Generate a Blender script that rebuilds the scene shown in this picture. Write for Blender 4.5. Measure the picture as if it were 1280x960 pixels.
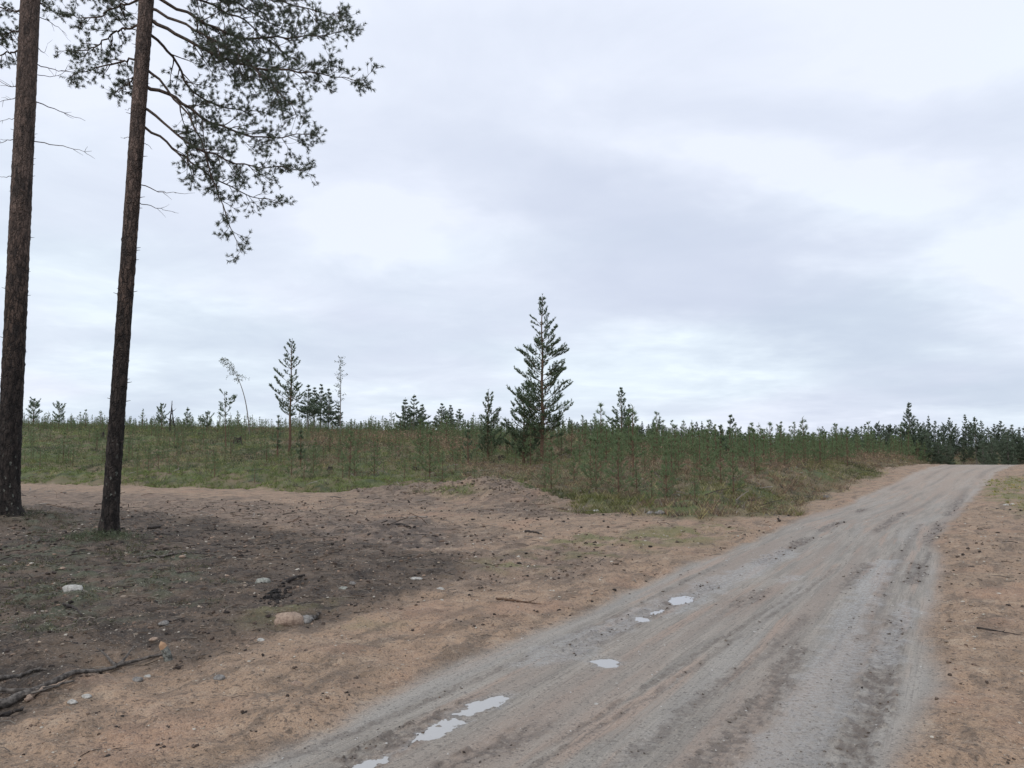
import bpy, math, random
import numpy as np
from math import radians, sin, cos, pi

for o in list(bpy.data.objects):
    bpy.data.objects.remove(o)
SC = bpy.context.scene
COL = SC.collection

# ------------------------------------------------------------------ camera
PITCH = radians(4.55)
EYE = 1.6
F = 1005.0                      # focal length in pixels of the 1280 px wide photograph
cam = bpy.data.cameras.new('camera')
cam.sensor_width = 36.0
cam.lens = F / 1280 * 36.0
cam.clip_start = 0.1
cam.clip_end = 9000
cam_o = bpy.data.objects.new('camera', cam)
cam_o.location = (0, 0, EYE)
cam_o.rotation_euler = (radians(90) + PITCH, 0, 0)
COL.objects.link(cam_o)
SC.camera = cam_o
SC.view_settings.view_transform = 'Standard'
SC.view_settings.look = 'None'
SC.view_settings.gamma = 1
SC.view_settings.exposure = 0.0
SC.view_settings.use_curve_mapping = False
SC.cycles.max_bounces = 5
SC.cycles.diffuse_bounces = 3
SC.cycles.glossy_bounces = 3
SC.cycles.transparent_max_bounces = 4

def pix_dir(u, v):
    """unit direction through a pixel of the 1280x960 photograph"""
    a = (u - 640) / F
    b = (480 - v) / F
    d = np.array([a, cos(PITCH) - b * sin(PITCH), sin(PITCH) + b * cos(PITCH)])
    return d / np.linalg.norm(d)

# ------------------------------------------------------------------ sky and sun
SUN_EL, SUN_AZ = radians(42), radians(-150)
W = bpy.data.worlds.new('World')
SC.world = W
W.use_nodes = True
nt = W.node_tree
nt.nodes.clear()

class NT:
    """tiny helper for writing node trees"""
    def __init__(s, t): s.t = t
    def n(s, kind, ins=None, **kw):
        nd = s.t.nodes.new(kind)
        for k, v in kw.items(): setattr(nd, k, v)
        for k, v in (ins or {}).items():
            if isinstance(v, bpy.types.NodeSocket): s.t.links.new(v, nd.inputs[k])
            else: nd.inputs[k].default_value = v
        return nd
    def math(s, op, a, b=0.0, c=0.0, clamp=False):
        nd = s.t.nodes.new('ShaderNodeMath'); nd.operation = op; nd.use_clamp = clamp
        for i, v in enumerate((a, b, c)):
            if isinstance(v, bpy.types.NodeSocket): s.t.links.new(v, nd.inputs[i])
            else: nd.inputs[i].default_value = v
        return nd.outputs[0]
    def vmath(s, op, a, b=(0, 0, 0), out=0):
        nd = s.t.nodes.new('ShaderNodeVectorMath'); nd.operation = op
        for i, v in enumerate((a, b)):
            if isinstance(v, bpy.types.NodeSocket): s.t.links.new(v, nd.inputs[i])
            else: nd.inputs[i].default_value = v
        return nd.outputs[out]
    def mix(s, f, a, b, mode='MIX'):
        nd = s.t.nodes.new('ShaderNodeMix'); nd.data_type = 'RGBA'; nd.blend_type = mode
        for i, v in ((0, f), (6, a), (7, b)):
            if isinstance(v, bpy.types.NodeSocket): s.t.links.new(v, nd.inputs[i])
            else: nd.inputs[i].default_value = v if i == 0 or len(v) == 4 else (*v, 1)
        return nd.outputs[2]
    def noise(s, vec, scale, detail=4, rough=0.55, dist=0.0):
        nd = s.n('ShaderNodeTexNoise', {'Vector': vec, 'Scale': scale, 'Detail': detail, 'Roughness': rough, 'Distortion': dist})
        return nd.outputs[0]
    def sstep(s, v, lo, hi, to0=0.0, to1=1.0):
        nd = s.n('ShaderNodeMapRange', {0: v, 1: lo, 2: hi, 3: to0, 4: to1}, interpolation_type='SMOOTHSTEP')
        return nd.outputs[0]
    def attr(s, name, out='Fac'):
        return s.n('ShaderNodeAttribute', attribute_name=name).outputs[out]

w = NT(nt)
tc = w.n('ShaderNodeTexCoord').outputs['Generated']
nish = w.n('ShaderNodeTexSky', sky_type='NISHITA', sun_disc=False, sun_elevation=SUN_EL, sun_rotation=SUN_AZ,
           air_density=1.0, dust_density=2.5, ozone_density=1.5)
sep = w.n('ShaderNodeSeparateXYZ', {0: tc})
zc = w.math('MAXIMUM', sep.outputs[2], 0.0)
den = w.math('ADD', zc, 0.15)
px = w.math('DIVIDE', sep.outputs[0], den)
py = w.math('DIVIDE', sep.outputs[1], den)
pl = w.n('ShaderNodeCombineXYZ', {0: px, 1: py, 2: 0.0}).outputs[0]
big = w.noise(pl, 0.55, 5, 0.52, 0.5)
med = w.noise(w.vmath('ADD', pl, (7.3, 2.1, 0)), 1.9, 8, 0.60, 0.4)
wv = w.n('ShaderNodeTexNoise', {'Vector': pl, 'Scale': 0.9, 'Detail': 5.0, 'Roughness': 0.6})
wd = w.vmath('SCALE', w.vmath('SUBTRACT', wv.outputs[1], (0.5, 0.5, 0.5)))
wd.node.inputs['Scale'].default_value = 0.34
tw = w.vmath('NORMALIZE', w.vmath('ADD', tc, wd))
# cloud banks: (pixel-of-photo bearing, angular half width along, across, tilt, darkness)
dark = w.math('MULTIPLY', w.sstep(big, 0.44, 0.66), 0.30)
def bank(u, v, ra, rb, tilt, amt):
    global dark
    c = pix_dir(u, v)
    right = np.cross(c, (0, 0, 1)); right /= np.linalg.norm(right)
    up = np.cross(right, c)
    A = right * cos(tilt) + up * sin(tilt)
    B = -right * sin(tilt) + up * cos(tilt)
    da = w.vmath('DOT_PRODUCT', tw, tuple(A), out=1)
    db = w.vmath('DOT_PRODUCT', tw, tuple(B), out=1)
    dc = w.vmath('DOT_PRODUCT', tw, tuple(c), out=1)
    q = w.math('ADD', w.math('POWER', w.math('DIVIDE', da, ra), 2.0), w.math('POWER', w.math('DIVIDE', db, rb), 2.0))
    g = w.math('MULTIPLY', w.math('EXPONENT', w.math('MULTIPLY', q, -1.0)), w.math('GREATER_THAN', dc, 0.0))
    dark = w.math('ADD', dark, w.math('MULTIPLY', g, amt))
bank(880, 345, .30, .075, radians(-28), .80)
bank(740, 235, .12, .06, radians(-38), .42)
bank(1150, 430, .26, .055, radians(-12), .50)
bank(1240, 190, .16, .07, radians(-15), .30)
bank(480, 140, .14, .07, 0, .30)
bank(80, 215, .20, .07, radians(-5), .34)
bank(180, 440, .34, .045, 0, .38)
bank(330, 310, .30, .035, radians(-6), .16)
bank(640, 400, .24, .05, radians(5), .38)
bank(620, 500, .55, .022, 0, .16)
bank(1130, 515, .25, .02, 0, .22)
bank(700, 20, .20, .05, 0, .22)
bank(930, 130, .24, .035, radians(-24), .18)
bank(280, 330, .40, .03, 0, .10)
bank(560, 250, .16, .05, 0, -.30)
bank(950, 230, .26, .045, radians(-20), -.22)
bank(880, 500, .30, .018, 0, -.16)
dark = w.math('ADD', dark, w.math('MULTIPLY', w.math('SUBTRACT', med, 0.5), 1.05))
# soft shoulder, so that the thickest cloud keeps its texture
dark = w.math('MAXIMUM', dark, 0.0)
dark = w.math('DIVIDE', dark, w.math('ADD', dark, 0.72))
SKY_HI = (9.0, 10.0, 10.9)
SKY_LO = (4.5, 5.2, 6.9)
cl = w.mix(dark, SKY_HI, SKY_LO)
lum = w.mix(w.math('MULTIPLY', w.sstep(w.noise(w.vmath('ADD', pl, (17, 5, 0)), .5, 3, .5), .42, .62, 0, 0.40), w.math('SUBTRACT', 1.0, w.math('MULTIPLY', dark, .8))), cl, (8.7, 8.55, 10.4))
full = w.mix(0.96, nish.outputs[0], lum)
bg = w.n('ShaderNodeBackground', {'Color': full, 'Strength': 0.1})
w.n('ShaderNodeOutputWorld', {'Surface': bg.outputs[0]})

sun = bpy.data.lights.new('sun', 'SUN')
sun.energy = 1.5
sun.angle = radians(25)
sun.color = (1.0, 0.96, 0.9)
sun_o = bpy.data.objects.new('sun', sun)
COL.objects.link(sun_o)
# direction the light comes from
sd = np.array([sin(-SUN_AZ) * cos(SUN_EL) * -1, -cos(SUN_AZ) * cos(SUN_EL) * -1, sin(SUN_EL)])
sun_o.rotation_euler = (radians(90) - SUN_EL, 0, math.atan2(sd[0], -sd[1]))

# ------------------------------------------------------------------ noise in numpy
def _hash(ix, iy, seed):
    h = (ix.astype(np.int64) * 374761393 + iy.astype(np.int64) * 668265263 + seed * 974634777) & 0xffffffff
    h = ((h ^ (h >> 13)) * 1274126177) & 0xffffffff
    h = h ^ (h >> 16)
    return (h & 0xffffff) / float(0xffffff)

def vn(x, y, seed=0):
    xi = np.floor(x); yi = np.floor(y)
    fx = x - xi; fy = y - yi
    fx = fx * fx * (3 - 2 * fx); fy = fy * fy * (3 - 2 * fy)
    a = _hash(xi, yi, seed); b = _hash(xi + 1, yi, seed)
    c = _hash(xi, yi + 1, seed); d = _hash(xi + 1, yi + 1, seed)
    return (a + (b - a) * fx) + ((c + (d - c) * fx) - (a + (b - a) * fx)) * fy

def fbm(x, y, scale, octv=4, seed=0, gain=0.5):
    """0..1, mean about .5; scale in cells per metre"""
    x = np.asarray(x, float) * scale; y = np.asarray(y, float) * scale
    s = 0; a = 1; t = 0
    for k in range(octv):
        s = s + a * vn(x, y, seed + k * 17); t += a; a *= gain
        x, y = x * 1.62 - y * 1.21 + 3.1, x * 1.21 + y * 1.62 + 7.7
    return s / t

def ss(v, a, b):
    t = np.clip((v - a) / (b - a), 0, 1)
    return t * t * (3 - 2 * t)

def flat(u, v, z=0.0):
    d = pix_dir(u, v)
    k = (EYE - z) / -d[2]
    return d[0] * k, d[1] * k

def polydist(x, y, P):
    """signed distance (left of the line positive), arc length"""
    best = np.full(x.shape, 1e9); arc = np.zeros(x.shape); sg = np.zeros(x.shape)
    s0 = 0.0
    for (ax, ay), (bx, by) in zip(P[:-1], P[1:]):
        L = math.hypot(bx - ax, by - ay)
        dx, dy = (bx - ax) / L, (by - ay) / L
        t = np.clip((x - ax) * dx + (y - ay) * dy, 0, L)
        ex = x - ax - dx * t; ey = y - ay - dy * t
        d = np.hypot(ex, ey)
        m = d < best
        best = np.where(m, d, best); arc = np.where(m, s0 + t, arc)
        sg = np.where(m, dx * ey - dy * ex, sg)
        s0 += L
    return np.where(sg >= 0, best, -best), arc

def inpoly(x, y, P):
    """signed distance to polygon, positive inside"""
    d = np.full(x.shape, 1e9); ins = np.zeros(x.shape, bool)
    n = len(P)
    for i in range(n):
        ax, ay = P[i]; bx, by = P[(i + 1) % n]
        ex, ey = bx - ax, by - ay
        t = np.clip(((x - ax) * ex + (y - ay) * ey) / (ex * ex + ey * ey + 1e-9), 0, 1)
        d = np.minimum(d, np.hypot(x - ax - ex * t, y - ay - ey * t))
        if abs(by - ay) > 1e-9:
            c = ((ay > y) != (by > y)) & (x < (bx - ax) * (y - ay) / (by - ay) + ax)
            ins ^= c
    return np.where(ins, d, -d)

# ------------------------------------------------------------------ plan of the place
# left edge of the heath (x -> y), from far left to far right
HX = np.array([-400, -60, -37, -23.8, -17.8, -10.5, -5.4, -3.2, 0.0, 1.2, 2.3, 4.2, 6.0, 12.6, 22.6, 36.0, 100, 400])
HY = np.array([60, 44, 40, 37, 35, 31, 28.7, 26.8, 23.0, 20.5, 19, 17.8, 19.6, 30.9, 48, 69, 170, 640])
def heath_dist(x, y):
    E = np.interp(x, HX, HY)
    slope = (np.interp(x + .7, HX, HY) - np.interp(x - .7, HX, HY)) / 1.4
    return (y - E) / np.sqrt(1 + slope ** 2)
RX = np.array([-30, -10, -2.03, 0.19, 1.69, 4.84, 7.5, 10.6, 15.5, 23.6, 32.4, 44.5, 70, 130, 400])
RY = np.array([-52, -14.2, 0, 4, 6.7, 12.4, 17.2, 22, 30, 43, 56, 70, 92, 128, 260])
def road_t(x, y):
    """lateral offset from the middle of the road, + to the right"""
    xc = np.interp(y, RY, RX)
    sl = (np.interp(y + 2, RY, RX) - np.interp(y - 2, RY, RX)) / 4
    return (x - xc) / np.sqrt(1 + sl ** 2)
def road_half(y):
    return np.interp(y, [0, 5, 10, 22, 43, 60, 90], [1.52, 1.50, 1.43, 1.45, 1.85, 2.2, 2.6])

def macro(x, y):
    """terrain without its small relief"""
    x = np.asarray(x, float); y = np.asarray(y, float)
    hd = heath_dist(x, y)
    r = np.hypot(x, y) + 1e-6
    az = np.where(y > 1, x / np.maximum(y, 1), np.where(x < 0, -1.5, 1.5))
    amp = np.interp(az, [-1, -.62, -.28, -.05, .2, .45, .62, 1], [4.9, 4.7, 4.1, 3.2, 1.9, 1.0, .8, .9])
    t = np.clip(hd / 66, 0, 1)
    rise = amp * (1 - (1 - t) ** 1.65)
    bank = 0.38 * ss(hd, 0.0, 2.2) * ss(x, 3, 9) + 0.12 * ss(hd, 0, 2)
    z = rise + bank
    # road hump
    hump = 0.42 * ss(y, 22, 54) - 2.6 * ss(y, 56, 100)
    rm = 1 - ss(hd, 0, 4)
    z = z + hump * rm * ss(x, -2, 8)
    # rolling
    z = z + (fbm(x, y, 0.045, 2, 5) - .5) * 1.5 * ss(hd, 5, 30)
    # forest floor on the right, beyond the road
    z = z + 3.6 * ss(y, 84, 108) * ss(x, 22, 40) * rm
    # spoil heaps on the edge of the clearing
    d, s = polydist(x, y, [(-3.9, 27.6), (-2.4, 26.8), (-1.2, 26.2)])
    z = z + 0.30 * np.exp(-(d / 1.6) ** 2) * (0.6 + 0.8 * fbm(x, y, .9, 3, 8))
    d, s = polydist(x, y, [(-0.7, 25.4), (0.1, 23.8), (1.1, 21.6)])
    z = z + np.interp(s, [0, 1.5, 4.2], [.22, .34, .06]) * np.exp(-(d / 1.15) ** 2) * (0.6 + 0.8 * fbm(x, y, 1.1, 3, 9))
    # humps at the feet of the two pines, and the slope of forest soil on the left
    for (bx, by, a, w_) in ((-10.7, 16.9, .30, 1.1), (-6.9, 13.9, .12, .8)):
        z = z + a * np.exp(-((x - bx) ** 2 + (y - by) ** 2) / w_ ** 2)
    # the right verge swells a little
    tr = road_t(x, y) - road_half(y)
    z = z + 0.10 * ss(tr, 1.0, 3.0) + 0.5 * ss(tr, 4, 14)
    return z

def heaps(x, y):
    a = np.exp(-(polydist(x, y, [(-3.9, 27.6), (-2.4, 26.8), (-1.2, 26.2)])[0] / 1.25) ** 2)
    b = np.exp(-(polydist(x, y, [(-0.7, 25.4), (0.1, 23.8), (1.1, 21.6)])[0] / 1.0) ** 2)
    return np.maximum(a, b)

def at(u, v, rmax=400):
    """the ground point seen at a pixel of the photograph"""
    d = pix_dir(u, v)
    k = np.exp(np.linspace(np.log(2.0), np.log(rmax), 2600))
    X, Y, Z = d[0] * k, d[1] * k, EYE + d[2] * k
    g = macro(X, Y)
    i = np.argmax(Z <= g)
    if not (Z <= g).any(): i = len(k) - 1
    return float(X[i]), float(Y[i]), float(g[i])

def zat(x, y):
    return float(macro(np.array([x]), np.array([y]))[0])

# zones given as outlines on the ground
P = lambda *pts: [flat(u, v) for u, v in pts]
DARK = P((-500, 1000), (0, 906), (100, 872), (160, 852), (230, 822), (300, 802), (400, 776), (470, 762), (545, 737), (585, 712),
         (560, 694), (470, 690), (400, 672), (300, 655), (180, 640), (60, 632), (-400, 628))
DUG = P((385, 690), (430, 655), (520, 652), (560, 668), (540, 690), (470, 700))
HUMUS = [P((-400, 612), (0, 612), (300, 624), (420, 640), (560, 655), (640, 672), (560, 690), (400, 672), (300, 655), (100, 640), (-400, 634)), P((380, 690), (640, 700), (760, 690), (700, 730), (560, 745), (470, 720)), P((440, 618), (540, 612), (545, 632), (500, 640), (440, 634)), P((590, 620), (640, 612), (705, 640), (690, 652), (600, 640)),
         P((470, 700), (560, 715), (640, 735), (600, 750), (480, 745))]
MOSS = [P((-60, 720), (90, 705), (150, 740), (110, 790), (-60, 810)), P((140, 690), (260, 690), (260, 760), (150, 750)),
        P((-50, 690), (130, 672), (190, 690), (120, 702), (-50, 712)), P((0, 640), (60, 640), (110, 665), (40, 672))]
GREEN = [P((690, 690), (720, 674), (800, 668), (900, 656), (930, 664), (800, 690), (740, 700)), P((600, 706), (650, 700), (660, 712), (610, 716)),
         P((1230, 606), (1300, 600), (1420, 640), (1300, 650), (1240, 625)), P((390, 764), (420, 760), (430, 776), (400, 782))]
# wheel tracks: outline, half width (m), depth (m)
TRACKS = [
    (P((430, 960), (520, 912), (600, 877), (700, 822), (790, 776), (860, 746), (960, 700), (1080, 636)), .085, .016),
    (P((560, 960), (680, 905), (760, 852), (800, 828), (880, 782), (960, 736), (1060, 690), (1130, 640)), .075, .012),
    (P((760, 960), (840, 905), (880, 872), (960, 815), (1010, 770)), .05, .006),
    (P((880, 960), (930, 905), (970, 860), (1000, 800), (1035, 755), (1085, 705)), .075, .010),
    (P((1062, 960), (1090, 880), (1108, 810), (1130, 750), (1155, 695), (1172, 660), (1205, 620)), .085, .014),
    (P((640, 960), (760, 890), (860, 826), (960, 762), (1040, 708)), .022, .006),
    (P((665, 960), (785, 888), (880, 826), (975, 762), (1052, 706)), .022, .006),
    (P((1075, 960), (1100, 870), (1118, 800), (1140, 730), (1162, 690)), .025, .008),
    (P((940, 960), (1000, 880), (1050, 800), (1090, 735), (1120, 690)), .022, .005),
    (P((330, 960), (480, 900), (640, 830), (780, 765), (900, 706)), .03, .005),
    (P((1010, 960), (1050, 880), (1080, 800), (1105, 740), (1130, 690), (1150, 655)), .06, .005),
]
WET_SHEEN = [P((1085, 830), (1120, 825), (1140, 760), (1128, 750)), P((840, 770), (900, 740), (1000, 690), (980, 685), (860, 735)),  # wet streaks on the road whose sky sheen is painted paler
        P((640, 830), (760, 775), (830, 750), (800, 775), (720, 825)), P((1114, 822), (1122, 800), (1132, 778), (1138, 762), (1130, 764), (1120, 790), (1108, 818)), P((975, 724), (990, 718), (996, 722), (982, 728)), P((1020, 960), (1060, 880), (1085, 800), (1060, 800), (1020, 880), (975, 960)),
        P((980, 960), (1040, 850), (1080, 770), (1120, 700), (1100, 700), (1050, 770), (1000, 860), (940, 960))]
# puddles: pixel centre, half length, half width (m), turn from the road direction
PUD = [((466, 953), .13, .040, 0), ((546, 913), .21, .045, 0), ((606, 880), .19, .066, .15),
       ((755, 828), .11, .085, -.5), ((800, 773), .12, .055, -.4), ((824, 765), .07, .035, -.3), ((851, 749), .19, .11, -.3)]
WATER = -0.010

def puddle_field(x, y):
    wx = x + (fbm(x, y, 8, 5, 31, .65) - .5) * .20; wy = y + (fbm(x, y, 8, 5, 47, .65) - .5) * .20
    wx = wx + (fbm(x, y, 40, 3, 33) - .5) * .03; wy = wy + (fbm(x, y, 40, 3, 48) - .5) * .03
    p = np.full(x.shape, -1.0)
    for (uv, a, b, turn) in PUD:
        cx, cy = flat(*uv)
        th = radians(29) + turn
        dx, dy = sin(th), cos(th)
        s = ((wx - cx) * dx + (wy - cy) * dy) / a
        t = ((wx - cx) * dy - (wy - cy) * dx) / b
        p = np.maximum(p, 1 - np.hypot(s, t))
    return p                                   # >0 inside the puddle

def surface(x, y):
    """height and the material masks of the ground"""
    m = {}
    wx = x + (fbm(x, y, 1.3, 3, 11) - .5) * 1.0; wy = y + (fbm(x, y, 1.3, 3, 23) - .5) * 1.0
    fx = x + (fbm(x, y, 5, 2, 12) - .5) * .25; fy = y + (fbm(x, y, 5, 2, 24) - .5) * .25
    near = y < 34
    hd = heath_dist(wx, wy) + (fbm(x, y, .35, 3, 3) - .5) * 1.6
    t = road_t(x, y); hw = road_half(y)
    edge = hw + (fbm(x, y, .7, 3, 41) - .5) * .35 - np.abs(t)
    road = ss(edge, -.14, .14)
    heath = ss(hd, -.5, .7) * (1 - road)
    tr = t - hw
    vr = ss(tr + (fbm(x, y, .5, 3, 42) - .5) * 2.2, 2.7, 4.2)
    heath = np.maximum(heath, vr * ss(y, 5, 12))
    beyond = ss(y, 88, 96); road = road * (1 - beyond); heath = np.maximum(heath, beyond)
    heath = heath * (1 - ss(heaps(wx, wy), .42, .85))
    dk = ss(inpoly(wx, wy, DARK) + (fbm(x, y, 1.0, 4, 13) - .5) * 1.2, -.45, .40)
    dug = ss(inpoly(wx, wy, DUG) + (fbm(x, y, .8, 4, 15) - .5) * 1.6, -.5, .6) * .85
    hum = np.zeros(x.shape)
    for q in HUMUS: hum = np.maximum(hum, ss(inpoly(wx, wy, q) + (fbm(x, y, 1.1, 4, 14) - .5) * 2.6, -.6, .6) * .62)
    moss = np.zeros(x.shape)
    for q in MOSS: moss = np.maximum(moss, ss(inpoly(wx, wy, q), -.5, .5))
    moss = moss * ss(fbm(x, y, 3.2, 4, 77), .47, .66)
    grn = np.zeros(x.shape)
    for q in GREEN: grn = np.maximum(grn, ss(inpoly(wx, wy, q), -.7, .4))
    grn = grn * ss(fbm(x, y, 2.2, 4, 71), .38, .62)
    wet = np.zeros(x.shape)
    for q in WET_SHEEN: wet = np.maximum(wet, ss(inpoly(fx, fy, q), -.12, .05))
    wet = wet * road
    # ---- relief
    z = macro(x, y)
    sand = (1 - road) * (1 - heath)
    cl = fbm(x, y, 2.2, 5, 51, .6)
    z = z + sand * (cl - .5) * .115 + sand * (fbm(x, y, 11, 3, 52, .6) - .5) * .022
    ridg = np.abs(fbm(x * .4 + y * .9, y * .35 - x * .8, 3.0, 4, 61) - .5) * 2
    z = z + sand * (ridg - .25) * .055
    lump = fbm(x, y, 6.0, 4, 63, .6)
    rough = np.clip(dk + dug + hum, 0, 1)
    z = z + rough * sand * (lump - .5) * .075 + (dug + hum) * sand * (fbm(x, y, 2.5, 4, 64) - .5) * .13
    hp = ss(heaps(x, y), .1, .5)
    z = z + hp * ((fbm(x, y, 2.2, 5, 69, .65) - .5) * .16 + (np.abs(fbm(x, y, 1.3, 3, 70) - .5) - .12) * .16)
    far_v = ss(tr, .9, 2.2) * (1 - heath)
    z = z + far_v * (np.abs(fbm(x * .5, y * 1.1, 3.4, 4, 68) - .5) * .16 - .02)
    z = z + heath * ((fbm(x, y, .55, 4, 65) - .5) * .55 + (fbm(x, y, 2.4, 3, 66) - .5) * .20)
    z = z + moss * .03 + grn * .02
    # shoulders sit a little proud of the road, wheel tracks are pressed in
    z = z + .030 * ss(edge, .15, -.30) * (1 - heath)
    z = z + road * (fbm(x, y, 8, 3, 67) - .5) * .010
    trk = np.zeros(x.shape); mud = np.zeros(x.shape)
    sel = near & (y > 1)
    xs, ys = fx[sel], fy[sel]
    dz = np.zeros(xs.shape); tk = np.zeros(xs.shape); md = np.zeros(xs.shape)
    for i, (pl_, hw_, dp) in enumerate(TRACKS):
        d, s = polydist(x[sel] + (xs - x[sel]) * .25, y[sel] + (ys - y[sel]) * .25, pl_)
        g = np.exp(-(d / hw_) ** 2)
        gate = ss(vn(s * .55, s * 0 + i, 91), .22, .5)
        tread = .5 + .5 * np.sin(s * 2 * pi / .085 + np.sign(d) * 1.2)
        c = fbm(s * 1.0, d * 2.0, 14, 3, 92 + i)
        dz += -dp * g * gate * (.55 + .5 * tread) + dp * 1.3 * gate * np.exp(-((np.abs(d) - hw_ * 1.25) / (hw_ * .35)) ** 2) * ss(c, .45, .7)
        tk = np.maximum(tk, g * gate * (.35 + .65 * tread))
        md = np.maximum(md, ss(c, .42, .60) * np.exp(-(d / (hw_ * 1.5)) ** 4) * gate * min(.95, dp / .013))
    z[sel] += dz * road[sel]; trk[sel] = tk * road[sel]; mud[sel] = md * road[sel]
    tt = t[...]; fy_ = ss(y, 14, 22) * (1 - ss(y, 60, 70))
    for off, ww in ((-.55, .10), (-.15, .06), (.30, .08), (.78, .12), (-.85, .07)):
        g = np.exp(-((tt / hw * 1.4 - off * 1.25 + (fbm(x, y, .15, 2, 95) - .5) * .3) / ww) ** 2)
        g = g * ss(fbm(y * .25 + off * 9, tt * .5, 1.0, 3, 96), .36, .55)
        trk = np.maximum(trk, g * fy_ * road * .75)
    # puddles
    p = np.full(x.shape, -1.0)
    sp = sel & (y < 16)
    p[sp] = puddle_field(x[sp], y[sp])
    k = ss(p, -1.0, -.15)
    base = np.clip(-p, 0, 1) * .022
    zt = np.where(p > 0, WATER - .003 - .02 * np.clip(p, 0, 1), WATER - .003 + base + (z - 0) * .25)
    z = z * (1 - k) + zt * k
    wet = np.maximum(wet, k * .9)
    m.update(road=road, heath=heath, dark=dk * sand, dug=np.clip(dug + hum, 0, 1) * sand, moss=moss * sand, green=grn * (1 - road),
             wet=wet, track=trk, mud=mud, pud=p, tr=t, verge=far_v)
    return z, m

# ------------------------------------------------------------------ mesh helpers
def mesh(name, V, faces, mats=(), mi=None, smooth=False, attrs=None):
    """faces: list of integer arrays, one array per polygon size"""
    me = bpy.data.meshes.new(name)
    V = np.ascontiguousarray(V, dtype=np.float32)
    me.vertices.add(len(V)); me.vertices.foreach_set('co', V.ravel())
    faces = [np.asarray(f, dtype=np.int32) for f in faces if len(f)]
    loops = np.concatenate([f.ravel() for f in faces])
    cnt = np.concatenate([np.full(len(f), f.shape[1], np.int32) for f in faces])
    start = np.concatenate([[0], np.cumsum(cnt)[:-1]]).astype(np.int32)
    me.loops.add(len(loops)); me.loops.foreach_set('vertex_index', loops)
    me.polygons.add(len(cnt)); me.polygons.foreach_set('loop_start', start); me.polygons.foreach_set('loop_total', cnt)
    for mt in mats: me.materials.append(mt)
    if mi is not None:
        me.polygons.foreach_set('material_index', np.concatenate([np.asarray(a, np.int32) for a in mi]))
    me.polygons.foreach_set('use_smooth', np.full(len(cnt), bool(smooth)))
    for k, a in (attrs or {}).items():
        at_ = me.attributes.new(k, 'FLOAT', 'POINT'); at_.data.foreach_set('value', np.ascontiguousarray(a, dtype=np.float32))
    me.update(calc_edges=True)
    return me

def obj(name, me, parent=None, label=None, cat=None, group=None, kind=None, loc=None):
    o = bpy.data.objects.new(name, me); COL.objects.link(o)
    if parent is not None: o.parent = parent
    if loc is not None: o.location = loc
    for k, v in (('label', label), ('category', cat), ('group', group), ('kind', kind)):
        if v: o[k] = v
    return o

def empty(name, loc, label, cat, group=None, rz=0.0):
    o = bpy.data.objects.new(name, None); COL.objects.link(o)
    o.location = loc; o.rotation_euler = (0, 0, rz); o.empty_display_size = .3
    o['label'] = label; o['category'] = cat
    if group: o['group'] = group
    return o

def copy_thing(src, loc, rz, scale=1.0, label=None):
    c = src.copy(); COL.objects.link(c)
    c.location = loc; c.rotation_euler = (0, 0, rz); c.scale = (scale,) * 3
    if label: c['label'] = label
    for ch in src.children:
        d = ch.copy(); COL.objects.link(d); d.parent = c
        for g in ch.children:
            e = g.copy(); COL.objects.link(e); e.parent = d
    return c

# ------------------------------------------------------------------ ground material
def material(name):
    m = bpy.data.materials.new(name); m.use_nodes = True
    m.node_tree.nodes.clear()
    return m, NT(m.node_tree)

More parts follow.
